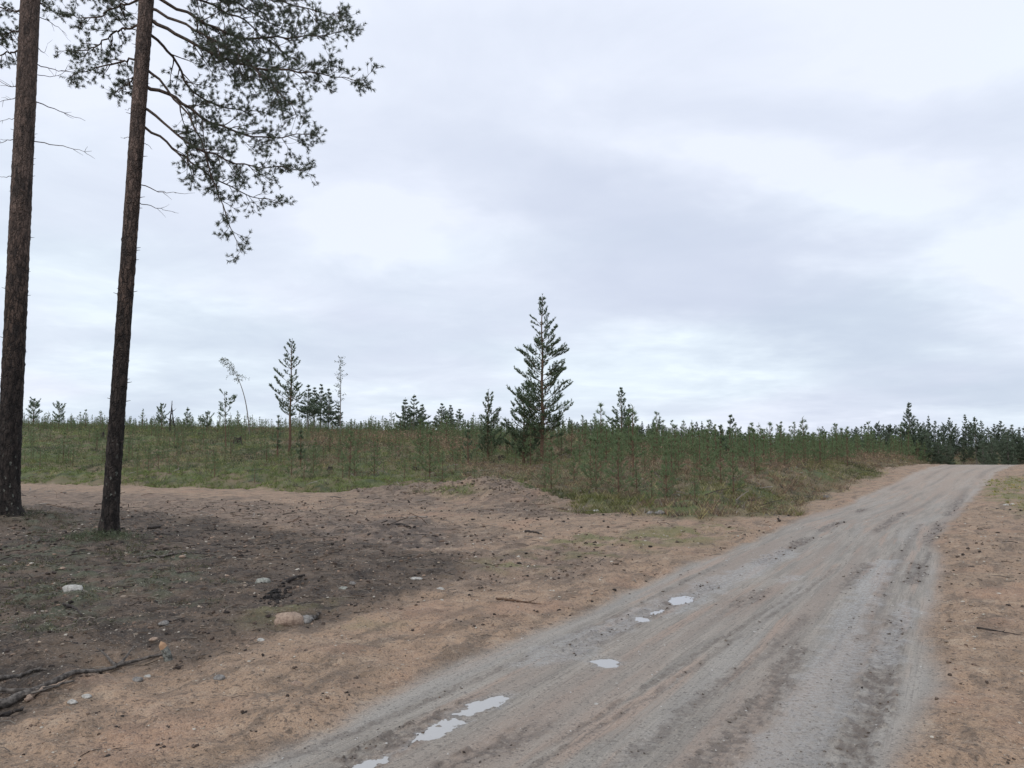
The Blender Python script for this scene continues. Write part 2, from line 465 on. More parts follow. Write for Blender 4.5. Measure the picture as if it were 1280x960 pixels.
def ground_material():
    m, n = material('ground')
    pos = n.n('ShaderNodeNewGeometry').outputs['Position']
    A = n.attr
    sepp = n.n('ShaderNodeSeparateXYZ', {0: pos})
    # coordinates along / across the road for streaks
    along = n.math('ADD', n.math('MULTIPLY', sepp.outputs[0], .515), n.math('MULTIPLY', sepp.outputs[1], .857))
    strk = n.n('ShaderNodeCombineXYZ', {0: n.math('MULTIPLY', along, .55), 1: n.math('MULTIPLY', A('tr'), 9.0), 2: 0.0}).outputs[0]
    streak = n.noise(strk, 1.0, 5, .6)
    strk2 = n.n('ShaderNodeCombineXYZ', {0: n.math('MULTIPLY', along, 1.3), 1: n.math('MULTIPLY', A('tr'), 60.0), 2: 3.0}).outputs[0]
    streak2 = n.noise(strk2, 1.0, 3, .6)
    lg = n.noise(pos, .55, 4, .55)
    md = n.noise(pos, 3.5, 5, .62)
    sm = n.noise(pos, 22, 4, .6)
    gr = n.noise(pos, 130, 3, .6)
    grain = n.n('ShaderNodeTexVoronoi', {'Vector': pos, 'Scale': 75.0}).outputs
    gcell = grain['Color']; gd = grain['Distance']
    gv = n.n('ShaderNodeSeparateColor', {0: gcell}).outputs[0]
    # sand
    sand = n.mix(n.sstep(lg, .36, .64), (.315, .222, .155), (.355, .243, .168))
    md2 = n.noise(n.vmath('ADD', n.n('ShaderNodeCombineXYZ', {0: n.math('MULTIPLY', along, .9), 1: n.math('MULTIPLY', A('tr'), 3.2), 2: 0.0}).outputs[0], (4, 4, 0)), 1.0, 6, .68)
    sand = n.mix(n.math('MULTIPLY', n.sstep(md2, .49, .60), .85), sand, (.170, .124, .092))
    sand = n.mix(n.math('MULTIPLY', n.sstep(md, .50, .64), .8), sand, (.215, .152, .108))
    sand = n.mix(n.math('MULTIPLY', n.sstep(md, .46, .30), .55), sand, (.45, .345, .255))
    sand = n.mix(n.math('MULTIPLY', n.sstep(sm, .54, .66), .75), sand, (.115, .085, .065))
    orange = n.mix(.5, (.37, .235, .165), (.39, .235, .158))
    sand = n.mix(n.math('MULTIPLY', n.sstep(n.noise(n.vmath('ADD', pos, (9, 4, 0)), .8, 3), .5, .7), .5), sand, orange)
    rv = n.math('MULTIPLY', n.sstep(A('tr'), -.1, .15), n.sstep(A('tr'), 1.6, .9))
    sand = n.mix(n.math('MULTIPLY', rv, .75), sand, n.mix(n.sstep(sm, .4, .6), (.235, .165, .130), (.295, .205, .160)))
    sand = n.mix(n.math('MULTIPLY', A('verge'), .8), sand, n.mix(n.sstep(md, .42, .58), (.29, .195, .145), (.125, .095, .075)))
    # road
    roadc = n.mix(n.sstep(streak, .34, .66), (.205, .182, .157), (.290, .254, .217))
    roadc = n.mix(n.math('MULTIPLY', n.sstep(n.noise(strk, .55, 3), .50, .66), .60), roadc, (.335, .235, .178))
    roadc = n.mix(n.math('MULTIPLY', n.sstep(streak2, .52, .66), .65), roadc, (.145, .122, .104))
    bnd = n.n('ShaderNodeCombineXYZ', {0: n.math('MULTIPLY', along, .10), 1: n.math('MULTIPLY', A('tr'), 1.7), 2: 5.0}).outputs[0]
    bn = n.noise(bnd, 1.0, 4, .5)
    roadc = n.mix(n.math('MULTIPLY', n.sstep(bn, .48, .62), .75), roadc, (.250, .200, .165))
    roadc = n.mix(n.math('MULTIPLY', n.sstep(bn, .46, .36), .45), roadc, (.295, .275, .252))
    farb = n.sstep(sepp.outputs[1], 12, 40)
    roadc = n.mix(n.math('MULTIPLY', farb, .45), roadc, (.36, .275, .215))
    # forest soil
    soil = n.mix(n.sstep(md, .38, .62), (.060, .046, .037), (.124, .090, .068))
    soil = n.mix(n.math('MULTIPLY', n.sstep(sm, .52, .66), .8), soil, (.030, .024, .021))
    soil = n.mix(n.math('MULTIPLY', n.sstep(n.noise(n.vmath('ADD', pos, (3, 8, 0)), 1.1, 4), .48, .64), .6), soil, (.165, .120, .088))
    dug = n.mix(n.sstep(md, .36, .6), (.235, .175, .135), (.095, .072, .060))
    heath = n.mix(n.sstep(n.noise(pos, .35, 5, .6), .38, .60), (.095, .115, .045), (.165, .125, .078))
    heath = n.mix(n.sstep(n.noise(n.vmath('ADD', pos, (31, 2, 0)), .9, 5, .6), .52, .66), heath, (.060, .070, .034))
    heath = n.mix(n.math('MULTIPLY', n.sstep(n.noise(n.vmath('ADD', pos, (1, 22, 0)), .5, 5, .6), .56, .68), .7), heath, (.215, .165, .085))
    mossc = n.mix(n.sstep(sm, .4, .6), (.060, .064, .040), (.115, .115, .080))
    green = n.mix(n.sstep(sm, .4, .6), (.115, .135, .045), (.19, .17, .075))
    c = sand
    c = n.mix(A('dug'), c, dug)
    c = n.mix(A('dark'), c, soil)
    c = n.mix(A('moss'), c, mossc)
    c = n.mix(n.math('MULTIPLY', A('green'), .75), c, green)
    c = n.mix(A('heath'), c, heath)
    c = n.mix(A('road'), c, roadc)
    c = n.mix(n.math('MULTIPLY', A('mud'), .85), c, (.105, .080, .066))
    c = n.mix(n.math('MULTIPLY', A('track'), .62), c, (.130, .108, .092))
    c = n.mix(n.math('MULTIPLY', A('wet'), .38), c, (.30, .288, .275))  # sky sheen of the wet road painted in as a paler colour
    c = n.mix(n.math('MULTIPLY', n.math('MULTIPLY', n.sstep(A('pud'), -.45, -.10), n.sstep(sm, .30, .55)), .70), c, (.120, .108, .096))
    # grains: light and dark grit everywhere but on the heath
    nh = n.math('SUBTRACT', 1.0, A('heath'))
    c = n.mix(n.math('MULTIPLY', n.math('MULTIPLY', n.sstep(gv, .90, .97), nh), .16), c, (.46, .41, .36))
    c = n.mix(n.math('MULTIPLY', n.math('MULTIPLY', n.sstep(gv, .14, .05), nh), .50), c, (.06, .05, .045))
    c = n.mix(1.0, c, n.mix(gr, (.42, .42, .42), (1.56, 1.56, 1.56)), 'MULTIPLY')
    rough = n.math('SUBTRACT', .93, n.math('MULTIPLY', A('road'), .20))
    rough = n.math('SUBTRACT', rough, n.math('MULTIPLY', n.math('MULTIPLY', A('wet'), n.sstep(sm, .62, .38)), .36), clamp=True)
    h = n.math('ADD', n.math('MULTIPLY', sm, .030), n.math('MULTIPLY', gr, .010))
    h = n.math('ADD', h, n.math('MULTIPLY', gd, -.010))
    h = n.math('ADD', h, n.math('MULTIPLY', md, .05))
    soft = n.math('SUBTRACT', 1.0, n.math('MULTIPLY', A('road'), .75))
    h = n.math('MULTIPLY', h, soft)
    h = n.math('ADD', h, n.math('MULTIPLY', n.math('MULTIPLY', streak2, A('road')), .006))
    bump = n.n('ShaderNodeBump', {'Strength': 0.9, 'Distance': 1.0, 'Height': h})
    b = n.n('ShaderNodeBsdfPrincipled', {'Base Color': c, 'Roughness': rough, 'Normal': bump.outputs[0], 'Specular IOR Level': 0.32})
    n.n('ShaderNodeOutputMaterial', {'Surface': b.outputs[0]})
    return m

M_GROUND = ground_material()

def simple(name, c1, c2, scale=20, rough=.8, bump=.2, attr=None, trans=0.0, spec=.3):
    m, n = material(name)
    pos = n.n('ShaderNodeTexCoord').outputs['Object']
    f = n.sstep(n.noise(pos, scale, 4, .6), .35, .65)
    if attr: f = n.math('ADD', n.math('MULTIPLY', f, .3), n.math('MULTIPLY', n.attr(attr), .7), clamp=True)
    c = n.mix(f, c1, c2)
    ins = {'Base Color': c, 'Roughness': rough, 'Specular IOR Level': spec}
    if bump:
        ins['Normal'] = n.n('ShaderNodeBump', {'Strength': bump, 'Distance': .02, 'Height': n.noise(pos, scale * 2, 4)}).outputs[0]
    b = n.n('ShaderNodeBsdfPrincipled', ins).outputs[0]
    if trans:
        t = n.n('ShaderNodeBsdfTranslucent', {'Color': c}).outputs[0]
        b = n.n('ShaderNodeMixShader', {0: trans, 1: b, 2: t}).outputs[0]
    n.n('ShaderNodeOutputMaterial', {'Surface': b})
    return m

# ------------------------------------------------------------------ terrain
def build_terrain():
    vv = np.linspace(1110, 572, 500)
    r1 = EYE * F / (vv - 560)
    r2 = np.exp(np.linspace(np.log(r1[-1]), np.log(1500), 90))[1:]
    r0 = np.array([.15, .6, 1.2, 1.8, 2.4])
    R = np.concatenate([r0, r1[r1 > 2.5], r2])
    a1 = np.arange(-44, 40.001, .092)
    a2 = np.concatenate([np.arange(-180, -44, 3.0), a1, np.arange(40.8, 180.01, 3.0)])
    a2[-1] = 180
    A = np.radians(a2[:-1])
    nr, na = len(R), len(A)
    X = R[:, None] * np.sin(A)[None, :]; Y = R[:, None] * np.cos(A)[None, :]
    x, y = X.ravel(), Y.ravel()
    z, m = surface(x, y)
    V = np.stack([x, y, z], 1)
    i, j = np.meshgrid(np.arange(nr - 1), np.arange(na), indexing='ij')
    a = i * na + j; b = i * na + (j + 1) % na; c = (i + 1) * na + (j + 1) % na; d = (i + 1) * na + j
    Q = np.stack([a, b, c, d], -1).reshape(-1, 4)
    # vertex normals of the whole sheet, kept on each piece so that no seam shows
    G = V.reshape(nr, na, 3)
    dr = np.gradient(G, axis=0); da = np.roll(G, -1, 1) - np.roll(G, 1, 1)
    N = np.cross(da, dr).reshape(-1, 3); N[N[:, 2] < 0] *= -1
    N /= np.linalg.norm(N, axis=1, keepdims=True) + 1e-12
    road = m['road'][Q].mean(1) > .5
    heath = (m['heath'][Q].mean(1) > .5) & ~road
    far = R[(Q.min(1) // na)] > 130
    heath |= far & ~road
    dark = ((m['dark'][Q].mean(1) > .5)) & ~road & ~heath
    sand = ~(road | heath | dark)
    for nm, sel, lab in (('gravel_road', road, 'grey wet gravel road with wheel tracks running up to the crest on the right'),
                         ('heath_ground', heath, 'brown and green clearcut heath rising behind the sandy clearing'),
                         ('forest_soil', dark, 'dark forest soil strewn with litter round the feet of the two tall pines'),
                         ('sandy_ground', sand, 'bare orange sand of the clearing and the road verges')):
        q = Q[sel]
        used, inv = np.unique(q.ravel(), return_inverse=True)
        at_ = {k: m[k][used] for k in ('road', 'heath', 'dark', 'dug', 'moss', 'green', 'wet', 'track', 'mud', 'tr', 'verge', 'pud')}
        me = mesh(nm, V[used], [inv.reshape(-1, 4)], [M_GROUND], smooth=True, attrs=at_)
        me.normals_split_custom_set_from_vertices(N[used].astype(np.float32))
        obj(nm, me, kind='structure', label=lab)
    # water lying in the hollows of the wheel track
    mw, n = material('puddle_water')
    pos = n.n('ShaderNodeNewGeometry').outputs['Position']
    bp = n.n('ShaderNodeBump', {'Strength': .05, 'Distance': .01, 'Height': n.noise(pos, 12, 2)}).outputs[0]
    b = n.n('ShaderNodeBsdfPrincipled', {'Base Color': (.36, .345, .33, 1), 'Roughness': .02, 'IOR': 1.33, 'Specular IOR Level': 1.0, 'Normal': bp})
    n.n('ShaderNodeOutputMaterial', {'Surface': b.outputs[0]})
    near = np.where(R < 20)[0].max()
    faces = Q[(Q.max(1) < near * na)]
    low = (z < WATER + .001) & (m['pud'] > -.22)
    f = faces[low[faces].any(1)]
    # connected groups, one object per puddle
    parent = {}
    def find(k):
        while parent.setdefault(k, k) != k: parent[k] = parent[parent[k]]; k = parent[k]
        return k
    for q in f.tolist():
        r_ = find(q[0])
        for k in q[1:]: parent[find(k)] = r_
    groups = {}
    for q in f.tolist(): groups.setdefault(find(q[0]), []).append(q)
    groups = sorted([g for g in groups.values() if len(g) > 25], key=lambda g: -len(g))
    labs = ['long pale puddle in the left wheel track nearest the bottom edge']
    out = []
    for g in groups:
        g = np.array(g)
        used, inv = np.unique(g.ravel(), return_inverse=True)
        v = V[used].copy(); v[:, 2] = WATER
        out.append((v[:, :2].mean(0), v, inv.reshape(-1, 4)))
    return out, mw
PUDDLES, M_WATER = build_terrain()

# ------------------------------------------------------------------ vegetation materials
M_NEEDLE = simple('pine_needles', (.088, .124, .076), (.150, .195, .112), 3, .75, 0, 'var', .35)
M_NEEDLE_BLUE = simple('young_pine_needles', (.100, .150, .076), (.175, .225, .108), 3, .75, 0, 'var', .35)
M_NEEDLE_FAR = simple('far_needles', (.105, .140, .098), (.150, .185, .125), 3, .8, 0, 'var', .3)  # paler than the near needles: distance haze put into the colour
M_BIRCH = simple('birch_leaves', (.06, .085, .045), (.12, .14, .08), 3, .7, 0, 'var', .3)
M_BARK_YOUNG = simple('young_bark', (.075, .048, .034), (.15, .092, .060), 18, .9, .4)
M_BARK_GREY = simple('grey_bark', (.10, .085, .075), (.20, .18, .16), 18, .9, .4)
M_DEADWOOD = simple('dead_wood', (.045, .038, .034), (.15, .13, .115), 30, .85, .5)
M_CHARRED = simple('dark_wood', (.018, .015, .014), (.06, .048, .042), 25, .9, .5)

def bark_material():
    m, n = material('old_pine_bark')
    pos = n.n('ShaderNodeTexCoord').outputs['Object']
    z = n.n('ShaderNodeSeparateXYZ', {0: pos}).outputs[2]
    sq = n.vmath('ADD', n.vmath('MULTIPLY', pos, (1, 1, .35)), n.vmath('MULTIPLY', n.n('ShaderNodeTexNoise', {'Vector': pos, 'Scale': 6.0}).outputs[1], (.08, .08, .08)))
    v = n.n('ShaderNodeTexVoronoi', {'Vector': n.vmath('ADD', sq, (0, 0, 0)), 'Scale': 30.0}, feature='DISTANCE_TO_EDGE').outputs[0]
    no = n.noise(sq, 14, 5, .65)
    c = n.mix(n.sstep(no, .36, .64), (.050, .036, .030), (.145, .098, .076))
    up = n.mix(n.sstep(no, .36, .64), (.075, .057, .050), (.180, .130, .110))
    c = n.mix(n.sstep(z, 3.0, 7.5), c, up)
    c = n.mix(n.sstep(n.noise(n.vmath('MULTIPLY', pos, (3, 3, .9)), 1.6, 5, .65), .52, .66), c, (.045, .036, .033))
    c = n.mix(n.math('MULTIPLY', n.sstep(v, .07, .01), .45), c, (.03, .024, .022))
    pv = n.n('ShaderNodeTexVoronoi', {'Vector': n.vmath('ADD', n.vmath('MULTIPLY', pos, (1, 1, .28)), n.vmath('MULTIPLY', n.n('ShaderNodeTexNoise', {'Vector': pos, 'Scale': 9.0, 'Detail': 4.0}).outputs[1], (.10, .10, .10))), 'Scale': 13.0}, feature='DISTANCE_TO_EDGE').outputs[0]
    c = n.mix(n.math('MULTIPLY', n.sstep(pv, .10, .0), n.sstep(z, 8.0, 3.5)), c, (.022, .018, .017))
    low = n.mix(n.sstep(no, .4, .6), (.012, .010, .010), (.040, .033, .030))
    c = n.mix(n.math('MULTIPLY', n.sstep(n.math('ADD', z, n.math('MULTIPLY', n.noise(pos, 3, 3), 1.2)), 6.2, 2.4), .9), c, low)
    # pale lichen flecks near the foot
    fl = n.n('ShaderNodeTexVoronoi', {'Vector': n.vmath('ADD', n.vmath('MULTIPLY', pos, (1, 1, .5)), n.vmath('MULTIPLY', n.n('ShaderNodeTexNoise', {'Vector': pos, 'Scale': 24.0, 'Detail': 4.0}).outputs[1], (.07, .07, .07))), 'Scale': 15.0})
    sel = n.sstep(n.n('ShaderNodeSeparateColor', {0: fl.outputs['Color']}).outputs[0], .55, .72)
    spot = n.math('MULTIPLY', n.sstep(n.math('ADD', fl.outputs['Distance'], n.math('MULTIPLY', no, .3)), .50, .34), sel)
    spot = n.math('MULTIPLY', spot, n.sstep(z, 2.3, .5))
    c = n.mix(n.math('MULTIPLY', spot, .8), c, (.20, .205, .18))
    h = n.math('ADD', n.math('ADD', n.math('MULTIPLY', n.sstep(v, 0, .12), .4), no), n.math('MULTIPLY', n.sstep(pv, 0, .14), 1.1))
    bp = n.n('ShaderNodeBump', {'Strength': .9, 'Distance': .03, 'Height': h}).outputs[0]
    b = n.n('ShaderNodeBsdfPrincipled', {'Base Color': c, 'Roughness': .9, 'Normal': bp, 'Specular IOR Level': .25})
    n.n('ShaderNodeOutputMaterial', {'Surface': b.outputs[0]})
    return m
M_BARK_OLD = bark_material()

# ------------------------------------------------------------------ wood and needles
def tube(pts, rad, k=6, cap=True, rot=0.0):
    """tapered tube along a path -> V, quads, tris"""
    pts = np.asarray(pts, float); rad = np.asarray(rad, float)
    T = np.gradient(pts, axis=0); T /= np.linalg.norm(T, axis=1, keepdims=True) + 1e-9
    ref = np.where(np.abs(T[:, 2:3]) > .9, np.array([[1., 0, 0]]), np.array([[0., 0, 1]]))
    A = np.cross(T, ref); A /= np.linalg.norm(A, axis=1, keepdims=True)
    B = np.cross(T, A)
    th = np.arange(k) * 2 * pi / k + rot
    V = pts[:, None] + rad[:, None, None] * (np.cos(th)[None, :, None] * A[:, None] + np.sin(th)[None, :, None] * B[:, None])
    n = len(pts)
    i, j = np.meshgrid(np.arange(n - 1), np.arange(k), indexing='ij')
    Q = np.stack([i * k + j, i * k + (j + 1) % k, (i + 1) * k + (j + 1) % k, (i + 1) * k + j], -1).reshape(-1, 4)
    V = V.reshape(-1, 3)
    if cap:
        V = np.concatenate([V, pts[-1:] + T[-1:] * rad[-1]])
        e = np.arange(k)
        Tt = np.stack([(n - 1) * k + e, (n - 1) * k + (e + 1) % k, np.full(k, n * k)], 1)
        e0 = len(V); V = np.concatenate([V, pts[:1] - T[:1] * rad[0] * .3])
        Tt = np.concatenate([Tt, np.stack([(e + 1) % k, e, np.full(k, e0)], 1)])
    else: Tt = np.zeros((0, 3), int)
    return V, Q, Tt

class Bag:
    """collects pieces that belong to ONE part"""
    def __init__(s): s.V = []; s.T = []; s.Q = []; s.mt = []; s.mq = []; s.var = []; s.n = 0
    def add(s, V, Q=None, T=None, mat=0, var=.5):
        s.V.append(V)
        s.var.append(np.full(len(V), var) if np.isscalar(var) else var)
        if Q is not None and len(Q): s.Q.append(np.asarray(Q) + s.n); s.mq.append(np.full(len(Q), mat))
        if T is not None and len(T): s.T.append(np.asarray(T) + s.n); s.mt.append(np.full(len(T), mat))
        s.n += len(V)
    def tube(s, pts, rad, k=5, mat=0, var=.5, **kw):
        V, Q, T = tube(pts, rad, k, **kw); s.add(V, Q, T, mat, var)
    def mesh(s, name, mats, smooth=False):
        F = []; mi = []
        if s.T: F.append(np.concatenate(s.T)); mi.append(np.concatenate(s.mt))
        if s.Q: F.append(np.concatenate(s.Q)); mi.append(np.concatenate(s.mq))
        return mesh(name, np.concatenate(s.V), F, mats, mi, smooth, {'var': np.concatenate(s.var)})

def unit(v): return v / (np.linalg.norm(v, axis=-1, keepdims=True) + 1e-9)

def brush(rng, P0, D, L, nl, nw, n, var, spread=.75, fwd=.75, start=0.0):
    """needles round shoots: P0,D (m,3), L (m,) -> V, T, var"""
    m = len(P0)
    D = unit(D)
    ref = rng.normal(size=(m, n, 3))
    Dn = np.repeat(D[:, None], n, 1)
    R = unit(ref - (ref * Dn).sum(-1, keepdims=True) * Dn)
    t = start + (1 - start) * rng.random((m, n, 1)) ** .9
    base = P0[:, None] + Dn * (t * L[:, None, None])
    dirn = unit(R * spread + Dn * fwd * (.6 + .8 * rng.random((m, n, 1))))
    S = unit(np.cross(dirn, rng.normal(size=(m, n, 3))))
    nl_ = nl * (.7 + .5 * rng.random((m, n, 1)))
    tip = base + dirn * nl_
    V = np.stack([base - S * nw / 2, base + S * nw / 2, tip], 2).reshape(-1, 3)
    T = np.arange(m * n * 3).reshape(-1, 3)
    vv = np.repeat(np.clip(np.asarray(var)[:, None] + rng.normal(size=(m, n)) * .12, 0, 1).reshape(-1), 3)
    return V, T, vv

def bend(p, d, L, up, n=5, wob=0.0, rng=None):
    """a path that leaves p along d and turns upward (up>0) or droops (up<0)"""
    pts = [np.array(p, float)]; d = np.array(d, float)
    for k in range(n):
        d = d + np.array([0, 0, up / n])
        if wob: d = d + rng.normal(size=3) * wob
        d /= np.linalg.norm(d)
        pts.append(pts[-1] + d * L / n)
    return np.array(pts)

def along(pts, t):
    i = np.clip(t * (len(pts) - 1), 0, len(pts) - 1.0001)
    k = int(i); f = i - k
    return pts[k] * (1 - f) + pts[k + 1] * f, unit(pts[k + 1] - pts[k])

def conifer(seed, H, cb, R, shape='cone', e0=.35, up=.9, wh=.36, nb=5, twigs=7, nl=.09, nw=.022, nn=18, trunk_r=None, lean=(0, 0),
            gap=0.0, sl=.22, mats=None, split=False, k=6, side=None, droop=0.0, pw=.8):
    """young pine: trunk, whorls of rising branches, brush-like shoots.
    returns trunk mesh, list of crown meshes (one, or one per branch when split)"""
    rng = np.random.default_rng(seed)
    mats = mats or [M_BARK_YOUNG, M_NEEDLE]
    tr = trunk_r or H * .011 + .015
    zs = np.linspace(-.3, H, 14)
    pathx = lambda z: np.array([lean[0] * (z / H) ** 1.5 + .02 * H * .15 * sin(z * 2.1 + seed), lean[1] * (z / H) ** 1.5, z]) if z > 0 else np.array([0, 0, z])
    tp = np.array([pathx(z) for z in zs])
    tb = Bag(); tb.tube(tp, tr * np.clip(1 - zs / H, 0, 1) ** .8 + .006 + .4 * tr * np.exp(-np.clip(zs, 0, 9) * 4), 8)
    bags = []; cur = Bag()
    SP, SD, SL, SV = [], [], [], []
    def flush():
        nonlocal SP, SD, SL, SV
        if SP:
            V, T, vv = brush(rng, np.array(SP), np.array(SD), np.array(SL), nl, nw, nn, SV)
            cur.add(V, None, T, 1, vv)
        SP, SD, SL, SV = [], [], [], []
    z = cb * H; prev = 0
    SP.append(tp[-1] - np.array([0, 0, sl * 1.4])); SD.append(np.array([0, 0, 1.])); SL.append(sl * 1.5); SV.append(.6)
    while z < H * .985:
        u = (z - cb * H) / (H - cb * H)
        if shape == 'cone': r = R * (1 - u) ** pw * (1 - .35 * (1 - min(1, u / .12)))
        elif shape == 'column': r = R * (min(1, (1 - u) * 2.2)) ** .8 * (.65 + .35 * u if u < .3 else 1)
        else: r = R * (sin(pi * min(1, u * .85 + .15))) ** .6
        ph0 = rng.random() * 6.28
        wv = .82 + .36 * rng.random()
        nbr = max(3, int(round((nb + int(rng.integers(-1, 2))) * (1 - .35 * u))))
        sz = 1 - .45 * u
        for b in range(nbr):
            if rng.random() < gap: continue
            ph = ph0 + b * 6.283 / nbr + rng.normal() * .25
            rr = max(.06 + .12 * (1 - u), r * (.50 + .80 * rng.random() ** .8) * wv)
            if side is not None:
                rr *= 1 + side[1] * cos(ph - side[0])
            el = e0 + .5 * u + rng.normal() * .08
            d = np.array([cos(ph) * cos(el), sin(ph) * cos(el), sin(el)])
            pb = pathx(z + rng.normal() * .03)
            br = bend(pb, d, rr * 1.08, up * (.5 + .9 * rng.random()) - droop, 5, .09, rng)
            cur.tube(br, np.linspace(max(.006, tr * .26 * (1 - u * .6)), .004, 6), 4, 0)
            nt_ = max(2, int(twigs * rr / max(R, .01) + 1.5))
            v0 = .25 + .5 * rng.random()
            for q in range(nt_):
                t = .30 + .70 * (q + rng.random() * .6) / nt_
                t = min(t, .98)
                p, dd = along(br, t)
                sgn = 1 if q % 2 else -1
                sidev = unit(np.cross(dd, [0, 0, 1.0])) * sgn
                td = unit(dd * .9 + sidev * (.45 + .5 * rng.random()) + np.array([0, 0, .15 + .35 * rng.random()]))
                ln = sl * sz * (.6 + .7 * rng.random()) * (1.0 if rr > .3 else .7)
                if rr > .8:
                    tl = ln * (1.0 + (1 - t)); p2 = p + td * tl * .8
                    cur.tube(np.array([p, p2]), [.006, .004], 3, 0, cap=False)
                    SP.append(p2 - td * ln * .35); SD.append(td + np.array([0, 0, .3])); SL.append(ln); SV.append(v0)
                    for s3 in (-1, 1):
                        if rng.random() < .6:
                            SP.append(p + td * tl * .4); SD.append(td * .7 + unit(np.cross(td, [0, 0, 1.])) * s3 * .7 + np.array([0, 0, .3])); SL.append(ln * .6); SV.append(v0)
                else:
                    SP.append(p); SD.append(td); SL.append(ln); SV.append(v0)
            SP.append(br[-2]); SD.append(br[-1] - br[-2] + np.array([0, 0, .04])); SL.append(np.linalg.norm(br[-1] - br[-2]) + sl * .5 * sz); SV.append(v0 + .1)
            if split:
                flush(); bags.append(cur); cur = Bag()
        z += wh * (.75 + .5 * rng.random()) * (1 + .45 * u * u)
    flush()
    if cur.n: bags.append(cur)
    return tb.mesh('trunk', [mats[0]]), [b.mesh('crown' if not split else 'branch', mats) for b in bags]

def tree_obj(name, res, loc, label, cat='pine tree', group=None, rz=0.0, scale=1.0, trunk_label=None):
    e = empty(name, loc, label, cat, group, rz)
    e.scale = (scale,) * 3
    obj('trunk', res[0], e)
    for c in res[1]: obj('branch' if len(res[1]) > 1 else 'crown', c, e)
    return e

def spot(u, d, vtop=None):
    """ground point at distance d on the bearing of pixel column u, and the height that reaches pixel row vtop"""
    q = pix_dir(u, 560); x = q[0] / q[1] * d
    z = zat(x, d)
    h = None
    if vtop is not None:
        qt = pix_dir(u, vtop); h = EYE + qt[2] / qt[1] * d - z
    return (x, d, z - .03), h

# ------------------------------------------------------------------ the two tall pines
def on_ray(u, v, y):
    q = pix_dir(u, v)
    return np.array([q[0] / q[1] * y, y, EYE + q[2] / q[1] * y])

def trunk_big(p0, ptop, r0, r1, Htot, name_seed):
    """p0 foot; ptop a point seen high on the trunk; radius at foot and there"""
    rng = np.random.default_rng(name_seed)
    p0 = np.array(p0, float); ptop = np.array(ptop, float)
    d = (ptop - p0) / (ptop[2] - p0[2])
    n = 260; k = 44
    hz = np.concatenate([np.linspace(-.35, 12, n), np.linspace(12.2, Htot, 24)])
    hz[0] = -.35
    th = np.arange(k) * 2 * pi / k
    hh = hz[:, None]; T = th[None, :]
    hs = ptop[2] - p0[2]
    rad = r0 + (r1 - r0) * np.clip(hh, 0, None) / hs
    rad = np.where(hh > hs, r1 * np.clip(1 - (hh - hs) / (Htot - hs), 0.03, 1), rad)
    rad = rad + r0 * .22 * np.exp(-np.clip(hh, 0, None) / .6) + r0 * .55 * np.exp(-np.clip(hh, 0, None) / .16) * (1 + .45 * np.sin(T * 4 + name_seed) + .2 * np.sin(T * 7))
    cx = np.cos(T) + 0 * hh; sx = np.sin(T) + 0 * hh
    nz = fbm(cx * 3.2 + 9 + hh * .7, sx * 3.2 + hh * 3.5, 3.0, 4, name_seed, .6)
    nz2 = fbm(T * 6 + 0 * hh, hh * 5, 1.6, 3, name_seed + 3)
    plate = np.where(np.abs(T - pi) < pi - .01, np.abs(nz - .5) * 2, .3)
    rad = rad * (1 + .12 * (nz - .5)) + .016 * (plate - .3) * np.clip(1 - hh / 14, .3, 1)
    V = np.stack([d[0] * hh + rad * cx, d[1] * hh + rad * sx, hh + 0 * T], -1).reshape(-1, 3)
    nr = len(hz)
    i, j = np.meshgrid(np.arange(nr - 1), np.arange(k), indexing='ij')
    Q = np.stack([i * k + j, i * k + (j + 1) % k, (i + 1) * k + (j + 1) % k, (i + 1) * k + j], -1).reshape(-1, 4)
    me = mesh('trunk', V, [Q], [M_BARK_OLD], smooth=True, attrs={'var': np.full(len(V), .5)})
    return me, d

M_PINE_TWIG = simple('pine_branch_bark', (.040, .032, .028), (.105, .075, .058), 30, .9, .3)
M_TUFT = simple('pine_tufts', (.060, .076, .054), (.13, .150, .105), 3, .7, 0, 'var', .30)

